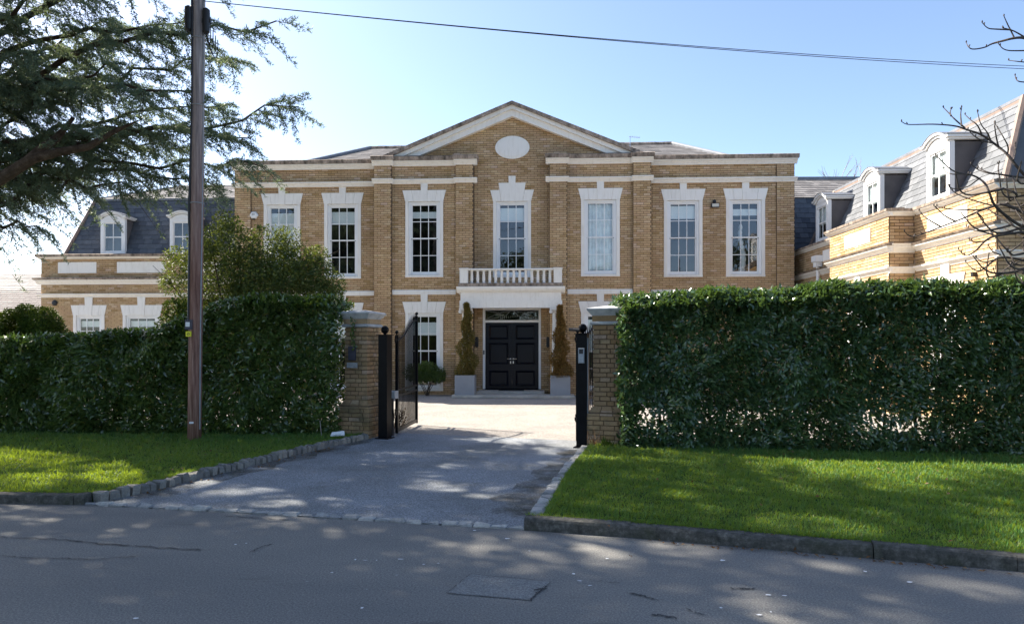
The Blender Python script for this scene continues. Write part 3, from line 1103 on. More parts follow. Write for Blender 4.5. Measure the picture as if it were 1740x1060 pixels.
# tiled roofs
def roof_plane(parent, name, pa, pb, pc, pd, mat, rows, tw, deck='tile'):
    """pa-pb eave, pd-pc ridge edge; courses of overlapping tiles as one set"""
    pa, pb, pc, pd = map(Vector, (pa, pb, pc, pd))
    nrm = (pb - pa).cross(pd - pa).normalized()
    if nrm.z < 0:
        nrm = -nrm
    m = MB()
    for r in range(rows):
        t0, t1 = r / rows, (r + 1.15) / rows
        t1 = min(t1, 1)
        a0, b0 = pa.lerp(pd, t0), pb.lerp(pc, t0)
        a1, b1 = pa.lerp(pd, t1), pb.lerp(pc, t1)
        L = (b0 - a0).length
        k = max(1, int(L / tw))
        sh = .5 if r % 2 else 0
        for i in range(k + 1):
            u0, u1 = max(0, (i - sh) / k), min(1, (i + 1 - sh) / k)
            if u1 - u0 < .15 / k:
                continue
            g = .004 / max(L, .1)
            lift = random.uniform(.0, .004)
            q = [a0.lerp(b0, u0 + g) + nrm * (.03 + lift), a0.lerp(b0, u1 - g) + nrm * (.03 + lift), a1.lerp(b1, u1 - g) + nrm * .012, a1.lerp(b1, u0 + g) + nrm * .012]
            q2 = [a0.lerp(b0, u0 + g) + nrm * .010, a0.lerp(b0, u1 - g) + nrm * .010]
            m.add(q + q2, [(0, 1, 2, 3), (4, 5, 1, 0)])
    o = m.build(name, mat, parent, kind='stuff')
    return o


rf = MB()
RZ, EV = 9.87, 7.62
rf.add([(-9.3, .4, EV), (9.1, .4, EV), (6.3, 5.0, RZ), (-6.15, 5.0, RZ), (-9.3, 9.3, EV), (9.1, 9.3, EV)], [(0, 1, 2, 3), (1, 5, 2), (0, 3, 4), (3, 2, 5, 4)])
roof = rf.build('roof', 'tile', house)
roof_plane(roof, 'roof_tile', (-9.3, .4, EV), (9.1, .4, EV), (6.3, 5, RZ), (-6.15, 5, RZ), 'tile', 18, .32)
rt = MB()
for i in range(38):
    x = -6.15 + i * (12.45 / 38)
    rt.tube([(x, 5, RZ + .03), (x + .322, 5, RZ + .03)], .09 + .006 * (i % 2), 8)
rt.build('ridge_tile', 'coping', roof)
for (a, b) in (((-9.3, .4, EV), (-6.15, 5, RZ)), ((9.1, .4, EV), (6.3, 5, RZ))):
    MB().tube([Vector(a) + Vector((0, 0, .04)), Vector(b) + Vector((0, 0, .04))], .09, 8).build('hip_tile', 'lead', roof)
gb = MB()
gb.add([(-4.3, .3, 7.98), (.02, .3, 9.70), (.02, 5.2, 9.70), (-4.3, 2.2, 7.98)], [(0, 1, 2, 3)])
gb.add([(4.34, .3, 7.98), (.02, .3, 9.70), (.02, 5.2, 9.70), (4.34, 2.2, 7.98)], [(0, 3, 2, 1)])
gb.build('gable_roof', 'tile', house)
ae = MB()
ae.tube([(4.55, 4.6, 9.6), (4.55, 4.6, 10.12)], .015, 5)
for k in range(5):
    ae.tube([(4.55 + .09 * k, 4.45, 10.1 - .012 * k), (4.55 + .09 * k, 4.75, 10.1 - .012 * k)], .007, 4)
ae.tube([(4.5, 4.6, 10.1), (4.95, 4.6, 10.05)], .01, 4)
ae.build('roof_aerial', 'steel', house)

# entrance: portico, balcony, doors
por = MB()
por.box(-1.60, 1.64, -1.28, -.16, 2.92, 3.36)
portico = por.build('portico', 'stone', house)
MB().box(-1.63, 1.67, -1.31, -1.285, 2.865, 3.10).box(-1.63, -1.603, -1.284, -.16, 2.865, 3.10).box(1.643, 1.67, -1.284, -.16, 2.865, 3.10).build('architrave', 'stone', portico)
moulding(portico, 'portico_cornice', 'stone', [(-1.30, 3.362), (-1.33, 3.39), (-1.38, 3.44), (-1.40, 3.50), (-1.40, 3.545), (-.16, 3.545), (-.16, 3.362)], -1.72, 1.76)
for cx in (-1.44, 1.48):
    m = MB()
    m.lathe([(.19, .10), (.19, .16), (.175, .18), (.18, .22), (.15, .25), (.140, .30), (.142, 1.2), (.125, 2.62), (.135, 2.64), (.125, 2.66), (.13, 2.72), (.17, 2.77), (.20, 2.80)], cx, -1.12, 20)
    m.box(cx - .205, cx + .205, -1.325, -.915, 2.80, 2.862)
    m.build('column', 'stone', portico)
    m2 = MB()
    for s in (-1, 1):
        m2.tube([(cx + s * .17, -1.32, 2.745), (cx + s * .17, -.92, 2.745)], .055, 10)
    m2.build('volute', 'stone', portico)
balc = MB().bbox(-1.66, 1.70, -1.36, -1.08, 3.55, 3.66, .012).bbox(-1.66, -1.40, -1.078, -.36, 3.55, 3.66).bbox(1.44, 1.70, -1.078, -.36, 3.55, 3.66).build('balcony', 'coping', house)
bm = None
for i in range(14):
    x = -1.24 + i * (2.52 / 13)
    if bm is None:
        bm = MB().lathe([(.052, 0), (.052, .03), (.040, .045), (.050, .12), (.046, .20), (.036, .36), (.050, .385), (.050, .41)], 0, 0, 10).mesh('baluster', 'stone', True)
    put('baluster', bm, balc, (x, -1.22, 3.662))
for s, x in ((-1, -1.62), (1, 1.40)):
    m = MB().box(x, x + .26, -1.345, -1.095, 3.662, 4.10).extrude([(-1.365, 4.102), (-1.365, 4.13), (-1.22, 4.16), (-1.075, 4.13), (-1.075, 4.102)], x - .02, x + .28)
    m.build('balcony_pier', 'stone', balc)
    m = MB()
    xx = x + .07
    for k in range(3):
        m.lathe([(.045, 3.662), (.04, 3.70), (.05, 3.78), (.036, 4.02), (.05, 4.06)], xx + .06, -.95 + .25 * k, 8)
    m.box(xx, xx + .12, -1.07, -.30, 4.062, 4.13)
    m.build('side_balustrade', 'stone', balc)
MB().bbox(-1.355, 1.395, -1.30, -1.13, 4.076, 4.135, .012).build('handrail', 'stone', balc)
DY = -.02
fd = MB()
fd.box(-.985, -.905, DY - .10, DY + .06, .19, 2.92).box(.905, .985, DY - .10, DY + .06, .19, 2.92).box(-.905, .905, DY - .10, DY + .06, 2.86, 2.92).box(-.905, .905, DY - .08, DY + .05, 2.44, 2.52)
front_door = fd.build('front_door', 'white', house)


def door_leaf(x0, x1):
    m = MB()
    y = DY
    z0, z1 = .20, 2.437
    st = .13
    rows = [(.30, .80), (1.04, 1.74), (1.88, 2.34)]
    m.box(x0, x0 + st, y, y + .05, z0, z1).box(x1 - st, x1, y, y + .05, z0, z1)
    zz = [z0] + [q for r in rows for q in r] + [z1]
    for a, b in zip(zz[0::2], zz[1::2]):
        m.box(x0 + st, x1 - st, y, y + .05, a, b)
    for a, b in rows:
        p0, p1 = x0 + st, x1 - st
        k = .055
        # bolection moulding sloping in, then a fielded panel
        o_ = [(p0, y - .018, a), (p1, y - .018, a), (p1, y - .018, b), (p0, y - .018, b)]
        i_ = [(p0 + k, y + .028, a + k), (p1 - k, y + .028, a + k), (p1 - k, y + .028, b - k), (p0 + k, y + .028, b - k)]
        w_ = [(p0 - .012, y + .002, a - .012), (p1 + .012, y + .002, a - .012), (p1 + .012, y + .002, b + .012), (p0 - .012, y + .002, b + .012)]
        m.add(w_ + o_ + i_, [(i, (i + 1) % 4, 4 + (i + 1) % 4, 4 + i) for i in range(4)] + [(4 + i, 4 + (i + 1) % 4, 8 + (i + 1) % 4, 8 + i) for i in range(4)] + [(8, 9, 10, 11)])
    return m.build('door_leaf', 'door', front_door)


door_leaf(-.903, -.003)
door_leaf(.003, .903)
for s in (-1, 1):
    m = MB()
    m.tube([(s * .045, DY, 1.21), (s * .045, DY - .06, 1.21), (s * .16, DY - .06, 1.21)], .011, 8)
    m.lathe([(.022, 0), (.022, .02)], 0, 0, 8)
    m.v[-16:] = [(s * .045 + x, DY - z - .001, 1.21 + y) for x, y, z in m.v[-16:]]
    m.box(s * .045 - .015, s * .045 + .015, DY - .012, DY, 1.05, 1.13)
    m.build('door_handle', 'steel', front_door)
MB().box(-.903, .903, DY + .01, DY + .018, 2.522, 2.858).build('fanlight', 'glass', front_door)
m = MB()
for s in (-1, 1):
    arc = lambda cx, cz, r, a0, a1, n=16: [(cx + r * math.cos(R(a0 + (a1 - a0) * i / n)), DY + .004, cz + r * .85 * math.sin(R(a0 + (a1 - a0) * i / n))) for i in range(n + 1)]
    m.tube(arc(s * .86, 2.69, .42, 90 - 68, 90 + 68) if False else [(s * (.90 - .55 * math.sin(i / 14 * math.pi)), DY + .004, 2.53 + .32 * i / 14) for i in range(15)], .008, 5)
    m.tube([(s * (.05 + .42 * i / 14), DY + .004, 2.845 - .30 * math.sin(i / 14 * math.pi / 2)) for i in range(15)], .008, 5)
m.tube([(-.9 + 1.8 * i / 20, DY + .004, 2.55 + .28 * math.sin(i / 20 * math.pi)) for i in range(21)], .007, 5)
m.build('fanlight_tracery', 'grey_plastic', front_door)
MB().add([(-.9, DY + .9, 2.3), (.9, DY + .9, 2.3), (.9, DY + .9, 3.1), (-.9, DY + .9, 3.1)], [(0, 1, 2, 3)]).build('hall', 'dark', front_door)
m = MB()
for i in range(13):
    m.box(-.42 + i * .065, -.40 + i * .065, DY + .5, DY + .52, 2.56 + .012 * i, 2.70)
m.box(-.6, -.3, DY + .5, DY + .56, 2.70, 2.74)
m.build('stair_balusters', 'stone', front_door)
MB().box(-.965, -.925, DY - .125, DY - .102, 1.36, 1.50).build('doorbell', 'plastic', front_door)
for s in (-1.18, 1.22):
    MB().box(s - .055, s + .055, -.26, -.16, 1.62, 1.92).box(s - .035, s + .035, -.20, -.155, 1.60, 1.95).build('wall_lamp', 'plastic', house)
# doorstep of pale slabs
st = put('doorstep', None, house)
for i in range(4):
    a = -1.80 + i * .96
    MB().bbox(a + .004, a + .956, -1.92, -1.1, 0.01, .10, .012).build('step_slab', 'slab', st)
for i in range(3):
    a = -1.1 + i * .735
    MB().bbox(a + .004, a + .731, -1.095, -.17, 0.01, .165, .012).build('step_slab', 'slab', st)
MB().box(-.42, .42, -.62, -.2, .1655, .185).build('doormat', 'plastic', st)
# alarm box and floodlight
al = MB()
hexa = [(-8.93 + .15 * math.cos(R(60 * i)), 6.16 + .135 * math.sin(R(60 * i))) for i in range(6)]
hexi = [(-8.93 + .11 * math.cos(R(60 * i)), 6.16 + .10 * math.sin(R(60 * i))) for i in range(6)]
al.add([(x, -.10, z) for x, z in hexi] + [(x, -.055, z) for x, z in hexa] + [(x, -.006, z) for x, z in hexa],
       [tuple(range(6))] + [(i, 6 + i, 6 + (i + 1) % 6, (i + 1) % 6) for i in range(6)] + [(6 + i, 12 + i, 12 + (i + 1) % 6, 6 + (i + 1) % 6) for i in range(6)])
alarm = al.build('alarm_box', 'alarm', house)
MB().box(-8.975, -8.945, -.1035, -.10, 6.165, 6.20).box(-8.92, -8.885, -.1035, -.10, 6.165, 6.20).build('alarm_logo', 'dark_tag', alarm)
MB().box(-8.97, -8.89, -.085, -.02, 6.00, 6.03).build('strobe_light', 'plastic', alarm)
fl = MB().box(6.64, 6.90, -.22, -.12, 6.24, 6.38).box(6.74, 6.80, -.12, -.006, 6.28, 6.34).lathe([(.05, 6.40), (.06, 6.44), (.055, 6.50), (.02, 6.53)], 6.77, -.08, 10)
fl = fl.build('floodlight', 'plastic', house)
MB().add([(6.66, -.224, 6.26), (6.88, -.224, 6.26), (6.88, -.224, 6.365), (6.66, -.224, 6.365)], [(0, 1, 2, 3)]).build('lamp_glass', 'lamp_glass', fl)


# ------------------------------------------------------------------ slates and dormers
SL = {}


def slates(root, x0, x1, yb, zb, yt, zt, mat, ex, tw, n_parts, near, hip0=0.0, hip1=0.0, fr=None, skip=()):
    """slate courses on a steep mansard; hip0/hip1 narrow the face towards the top"""
    fz = fr or (lambda x, y, z: (x, y, z))
    sl = math.hypot(yt - yb, zt - zb)
    rows = int(round(sl / ex))
    dy, dz = (yt - yb) / sl, (zt - zb) / sl
    tilt = math.atan2(dy, dz)
    p, q = Vector(fz(0, 0, 0)), Vector(fz(1, 0, 0))
    ang = math.atan2(q.y - p.y, q.x - p.x)
    cand, rest = [], MB()
    e = sl / rows
    for r in range(rows):
        t = r / rows
        a, b = x0 + hip0 * t, x1 - hip1 * t
        x = a - (tw / 2 if r % 2 else 0)
        while x < b - .03:
            u, v = max(x, a), min(x + tw, b)
            cx, cz = (u + v) / 2, r * e
            zz = zb + dz * (cz + e / 2)
            if v - u > .05 and not any(s0 < u and v < s1 and zz < s2 for s0, s1, s2 in skip):
                cand.append((u, v, r))
            x += tw
    full = [c for c in cand if c[1] - c[0] > tw - .001]
    full.sort(key=near)
    parts = set(full[:n_parts])
    def solid(m, l, ox=0, oz=0, oy=0):
        h = e * 1.12
        vs = [(-l, -.022, 0), (l, -.022, 0), (l, -.008, h), (-l, -.008, h), (-l, -.006, 0), (l, -.006, 0), (l, .002, h), (-l, .002, h)]
        return vs, [(0, 1, 2, 3), (4, 5, 1, 0), (5, 6, 2, 1), (0, 3, 7, 4), (3, 2, 6, 7), (7, 6, 5, 4)]
    vs, fs = solid(None, tw / 2 - .003)
    key = (round(e, 3), tw, mat)
    if key not in SL:
        SL[key] = MB().add(vs, fs).mesh('slate', mat)
    c, s = math.cos(tilt), math.sin(tilt)
    for (u, v, r) in cand:
        d = r * e
        org = (( u + v) / 2, yb + dy * d, zb + dz * d)
        if (u, v, r) in parts:
            o = put('slate', SL[key], root, fz(*org))
            o.rotation_euler = Matrix.Rotation(ang, 3, 'Z').to_4x4().to_3x3().to_4x4().to_euler() if False else (Matrix.Rotation(ang, 3, 'Z') @ Matrix.Rotation(-tilt, 3, 'X')).to_euler()
        else:
            vv, ff = solid(None, (v - u) / 2 - .003)
            rest.add([fz(org[0] + x, org[1] + y * c + z * s, org[2] - y * s + z * c) for x, y, z in vv], ff)
    if rest.v:
        rest.build('slating', mat, root, kind='stuff')


def dormer(root, xc, y, z0, wd, hh, depth, fr=None, cols=2, rows=2, blind=0.0):
    """small arched dormer: timber front with sash, lead cheeks and a curved hood"""
    fz = fr or (lambda x, yy, z: (x, yy, z))
    h = wd / 2
    m = MB()
    d = put('dormer', None, root)
    for x in (xc - h + .03, xc + h - .06):
        MB().box(x, x + .03, y + .07, y + depth, z0, z0 + hh, fr).build('cheek', 'cheek', d)
    f = MB()
    j = .12
    f.box(xc - h, xc - h + j, y, y + .12, z0, z0 + hh, fr).box(xc + h - j, xc + h, y, y + .12, z0, z0 + hh, fr).box(xc - h + j, xc + h - j, y + .002, y + .12, z0, z0 + .07, fr).box(xc - h + j, xc + h - j, y + .002, y + .12, z0 + hh - .12, z0 + hh, fr)
    f.build('dormer_frame', 'white', d)
    g0, g1, e0, e1 = xc - h + j, xc + h - j, z0 + .07, z0 + hh - .12
    s = MB()
    st = .04
    em = (e0 + e1) / 2
    s.box(g0, g0 + st, y + .03, y + .06, e0, e1, fr).box(g1 - st, g1, y + .03, y + .06, e0, e1, fr).box(g0 + st, g1 - st, y + .03, y + .06, e0, e0 + st, fr).box(g0 + st, g1 - st, y + .03, y + .06, e1 - st, e1, fr).box(g0 + st, g1 - st, y + .025, y + .06, em - .02, em + .02, fr)
    s.box(xc - .011, xc + .011, y + .032, y + .058, e0 + st, em - .02, fr).box(xc - .011, xc + .011, y + .032, y + .058, em + .02, e1 - st, fr)
    s.build('dormer_sash', 'white', d)
    p, q = Vector(fz(0, 0, 0)), Vector(fz(1, 0, 0))
    ang = math.atan2(q.y - p.y, q.x - p.x)
    pw = (g1 - g0 - 2 * st) / 2 - .011
    ph = (em - .02 - e0 - st)
    for sx in (-1, 1):
        for cz in ((e0 + st + em - .02) / 2, (em + .02 + e1 - st) / 2):
            o = put('pane', pane_mesh(pw, ph), d, fz(xc + sx * (.011 + pw / 2), y + .045, cz))
            o.rotation_euler.z = ang
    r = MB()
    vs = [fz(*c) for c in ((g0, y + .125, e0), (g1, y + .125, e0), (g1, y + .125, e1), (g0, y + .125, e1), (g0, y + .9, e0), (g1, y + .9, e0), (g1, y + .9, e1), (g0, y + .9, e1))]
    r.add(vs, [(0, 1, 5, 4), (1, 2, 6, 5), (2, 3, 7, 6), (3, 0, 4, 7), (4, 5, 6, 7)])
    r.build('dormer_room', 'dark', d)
    if blind:
        MB().box(g0 + .02, g1 - .02, y + .10, y + .11, e1 - blind * (e1 - e0), e1, fr).build('dormer_blind', 'blind', d)
    # hood: flat ends and a segmental curve, moulded in two steps
    def arch(w2, base, rise, th, band=0.0):
        n = 14
        lo = w2 * .80
        top = [(xc - w2, base + th), (xc - lo, base + th)]
        top += [(xc - lo + 2 * lo * i / n, base + th + rise * math.sin(math.pi * i / n) ** .8) for i in range(1, n)]
        top += [(xc + lo, base + th), (xc + w2, base + th)]
        if band:
            return [(x, z - band) for x, z in top] + top[::-1]
        return [(xc - w2, base), (xc + w2, base)] + top[::-1]
    zt = z0 + hh
    MB().prism(arch(h + .01, zt + .001, .15, .02), y - .012, y + .10, fr).build('hood_front', 'white', d)
    MB().prism(arch(h + .05, zt + .026, .155, .05, .045), y - .055, y + depth, fr).build('hood_moulding', 'white', d)
    MB().prism(arch(h + .09, zt + .028, .16, .105, .055), y - .10, y + depth, fr).build('hood', 'white', d)
    MB().prism(arch(h + .105, zt + .028, .162, .121, .014), y - .115, y + depth + .05, fr).build('hood_lead', 'lead', d)
    return d


def mansard(root, x0, x1, yb, zb, yt, zt, mat, n_parts, near, hip0, hip1, fr=None, skip=(), back=6.0, zr=8.5, ridge=True):
    fz = fr or (lambda x, y, z: (x, y, z))
    m = MB()
    A = [(x0, yb + .01, zb), (x1, yb + .01, zb), (x1 - hip1, yt + .01, zt), (x0 + hip0, yt + .01, zt)]
    B = [(x0, back + 2, zb), (x1, back + 2, zb), (x1 - hip1, back + 1, zt), (x0 + hip0, back + 1, zt)]
    m.add([fz(*p) for p in A + B], [(0, 1, 2, 3), (1, 5, 6, 2), (4, 0, 3, 7), (5, 4, 7, 6)])
    rf = m.build('roof', mat, root)
    slates(rf, x0, x1, yb, zb, yt, zt, mat, .20, .30, n_parts, near, hip0, hip1, fr, skip)
    up = MB()
    h = 2.6
    if ridge:
        C_ = [(x0 + hip0, yt, zt + .03), (x1 - hip1, yt, zt + .03), (x1 - hip1 - h * .8, (yt + back) / 2, zr), (x0 + hip0 + h * .55, (yt + back) / 2, zr), (x0 + hip0, back, zt), (x1 - hip1, back, zt)]
        up.add([fz(*p) for p in C_], [(0, 1, 2, 3), (1, 5, 2), (0, 3, 4), (3, 2, 5, 4)])
        up.build('upper_roof', 'tile', rf)
        roof_plane(rf, 'upper_roof_tile', *[fz(*C_[i]) for i in range(4)], 'tile', 10, .32)
        MB().tube([fz(*C_[0]), fz(*C_[3])], .07, 6).build('upper_hip', 'lead', rf)
        MB().tube([fz(*C_[3]), fz(*C_[2])], .08, 6).build('upper_ridge', 'lead', rf)
    e = MB().box(x0 + hip0 - .03, x1 - hip1 + .03, yt - .06, yt + .08, zt - .03, zt + .035, fr)
    e.build('roof_edge', 'lead', rf)
    for (xa, xb) in ((x0, x0 + hip0), (x1, x1 - hip1)):
        MB().tube([fz(xa, yb - .02, zb), fz(xb, yt - .02, zt)], .07, 6).build('hip_roll', 'lead_brown', rf)
    return rf


# ------------------------------------------------------------------ wing beyond the hedge, facing the road
lw = thing('house_wing', 'low brick wing with blue slate mansard roof and two small arched dormers', 'building', HO, -HA)
ml = Masonry(lw)
LV = 1.4
lh = []
lwins = [(-16.40, -15.20, .6, 2.78), (-14.50, -13.08, .6, 2.78), (-12.35, -10.95, .6, 2.78)]
for (a, b, z0, z1) in lwins:
    win, h = window(lw, a, b, z0, z1, LV, linkw=dict(kh=.30, kw=.30, flare=.09), blind=.15)
    lh.append(h)
ml.wall(-17.65, -9.75, 0, 4.93, lh, LV)
ml.core.box(-17.65, -17.35, LV + .282, 8.0, 0, 4.93)
ml.finish(0)
bands(lw, (4.88, 4.95, 5.05), None, -17.75, -9.65, LV)
moulding(lw, 'cornice', 'stone', cornice_prof(LV, 3.93, 4.10, .14), -17.80, -9.7)
moulding(lw, 'coping', 'coping', [(LV - .16, 4.102), (LV - .20, 4.15), (LV - .18, 4.18), (LV + .02, 4.20), (LV + .02, 4.102)], -17.86, -9.7)
moulding(lw, 'string_course', 'stone', cornice_prof(LV, 3.45, 3.585, .11), -17.78, -9.7)
for (a, b) in ((-16.98, -15.51), (-14.72, -12.86), (-12.2, -10.6)):
    p = put('stone_panel', MB().bbox(a, (a + b) / 2 - .002, LV - .03, LV + .02, 4.35, 4.76, .008).bbox((a + b) / 2 + .002, b, LV - .03, LV + .02, 4.35, 4.76, .008).mesh('stone_panel', 'stone'), lw)
mansard(lw, -16.95, -9.7, 1.62, 4.94, 2.55, 7.30, 'slate', 150, lambda c: abs(c[0] + 14.4), .62, .0, skip=[(-15.55, -14.5, 6.5), (-12.9, -11.85, 6.5)], back=9.5, zr=8.62)
for xc in (-15.03, -12.37):
    dormer(lw, xc, 1.60, 5.10, .94, 1.28, 1.0, blind=.0)
MB().lathe([(.10, 0), (.10, .05), (.06, .07)], 0, 0, 12).build('wall_vent', 'plastic', lw, loc=(-17.1, LV - .012, 3.25)).rotation_euler = (R(90), 0, 0)

# ------------------------------------------------------------------ wing that comes forward beside the drive
RWO = (9.76, 23.5)
RA = math.atan2(-1, -.0172)
rw = thing('house_wing', 'sunlit brick wing with sunlit-grey slate mansard roof and three tall arched dormers', 'building', (RWO[0], RWO[1], 0), RA)
mr = Masonry(rw)
ZT = 4.82
win1, h1 = window(rw, 7.85, 8.95, .6, 2.82, 0.0, linkw=dict(kh=.28, kw=.30, flare=.12), blind=.3)
win2, h2 = window(rw, 5.1, 6.2, .6, 2.82, -.6, linkw=dict(kh=.28, kw=.30, flare=.12), blind=.3)
mr.wall(0.0, 4.0, 0, ZT, [], 0.0, parts=lambda r: r[2] > 3.0)
mr.wall(4.0, 7.16, 0, ZT, [h2], -.6, thick=.35, parts=lambda r: r[2] > 2.6)
mr.wall(7.16, 10.0, 0, ZT, [h1], 0.0, parts=lambda r: r[2] > 2.6)
endf = frame((7.16, -.59), R(90))
mr.wall(0.0, .585, 0, ZT, [], 0.0, fr=endf, parts=lambda r: r[2] > 2.6)
endn = frame((10.0, .0), R(90))
mr.wall(0.02, 7.0, 0, ZT, [], 0.0, fr=endn, parts=lambda r: r[0] < .9 and r[2] > 2.6)
mr.core.box(-3.0, 9.7, 6.7, 7.0, 0, ZT)
mr.finish(220)
for (a, b, y) in ((0.0, 4.0, 0.0), (3.9, 7.26, -.6), (7.26, 10.1, 0.0)):
    moulding(rw, 'cornice', 'stone', cornice_prof(y, 4.74, 4.84, .11), a, b)
    moulding(rw, 'coping', 'coping', [(y - .13, 4.842), (y - .14, 4.90), (y + .30, 4.93), (y + .30, 4.842)], a - .02, b + .02)
    moulding(rw, 'cornice', 'stone', cornice_prof(y, 3.88, 4.02, .14), a, b + .03)
    moulding(rw, 'coping', 'coping', [(y - .16, 4.022), (y - .19, 4.06), (y + .02, 4.11), (y + .02, 4.022)], a - .05, b + .06)
    moulding(rw, 'string_course', 'stone', cornice_prof(y, 3.40, 3.52, .11), a, b)
for (fr_, L) in ((endf, .60), (endn, 7.0)):
    moulding(rw, 'cornice', 'stone', cornice_prof(-.002, 4.742, 4.838, .108), -.02, L, fr_)
    moulding(rw, 'coping', 'coping', [(-.128, 4.844), (-.138, 4.898), (.2, 4.926), (.2, 4.844)], -.03, L, fr_)
    moulding(rw, 'cornice', 'stone', cornice_prof(-.002, 3.86, 4.018, .138), -.02, L, fr_)
    moulding(rw, 'coping', 'stone', [(-.158, 4.024), (-.187, 4.058), (.02, 4.07), (.02, 4.024)], -.03, L, fr_)
    moulding(rw, 'string_course', 'stone', cornice_prof(-.002, 3.37, 3.518, .108), -.02, L, fr_)
for (a, b, y) in ((4.93, 6.30, -.6), (7.72, 9.14, 0.0), (2.2, 3.4, 0.0)):
    MB().bbox(a, b, y - .03, y + .02, 4.25, 4.61, .008).build('stone_panel', 'stone', rw)
dx = [1.55, 4.70, 7.70]
mansard(rw, 0.2, 9.75, .30, 4.72, 1.28, 6.92, 'slate_sunlit', 240, lambda c: -c[0], .0, .75, skip=[(c - .5, c + .5, 6.3) for c in dx], back=6.2, zr=7.9, ridge=False)
MB().box(.0, 9.0, 1.22, 1.36, 6.72, 6.885).build('ridge_band', 'lead_brown', rw)
for c in dx:
    dormer(rw, c, .22, 5.02, .88, 1.22, 1.05, blind=.55)
# link roof behind the corner of the house
m = MB()
m.add([(-.55, -.4, 4.72), (-.55, 4.5, 4.72), (-1.5, 4.5, 7.03), (-1.5, -.4, 7.03)], [(0, 1, 2, 3)])
m.add([(-1.5, -.4, 7.03), (-1.5, 4.5, 7.03), (-4.2, 4.5, 8.36), (-4.2, -.4, 8.36)], [(0, 1, 2, 3)])
lk = m.build('link_roof', 'slate', rw)
lf = frame((-.55, -.38), R(90))
slates(lk, 0.0, 2.4, 0.0, 4.72, .95, 7.03, 'slate', .20, .30, 60, lambda c: c[0], fr=lf)
roof_plane(lk, 'upper_roof_tile', (-1.48, -.4, 7.05), (-1.48, 4.5, 7.05), (-4.2, 4.5, 8.38), (-4.2, -.4, 8.38), 'tile', 10, .32)
MB().box(-4.32, -4.1, -.4, 4.5, 8.36, 8.48).build('link_ridge', 'lead', lk)
mr2 = MB().box(-.30, -.02, .0, 4.0, 0, 4.72).build('link_wall', 'mortar', rw)
dp = MB().bbox(1.90, 2.22, -.26, -.02, 4.27, 4.47, .02).box(1.95, 2.17, -.22, -.03, 4.12, 4.27)
dp.tube([(2.06, -.12, 4.15), (2.06, -.12, 3.66), (2.06, -.26, 3.50), (2.06, -.26, 0.1)], .05, 10)
dp.build('downpipe', 'white', rw)
wl = MB().box(10.02, 10.10, .52, .66, 4.15, 4.45).box(10.10, 10.28, .50, .68, 4.12, 4.2).lathe([(.09, 4.2), (.09, 4.42), (.03, 4.5)], 10.2, .59, 10)
wl.build('wall_lantern', 'lamp_glass', rw)
MB().box(9.36, 9.43, -.10, -.01, 3.06, 3.15).build('wall_camera', 'plastic', rw)

# ------------------------------------------------------------------ gate pillars
PA = R(-18.5)      # the gate line is turned towards the road


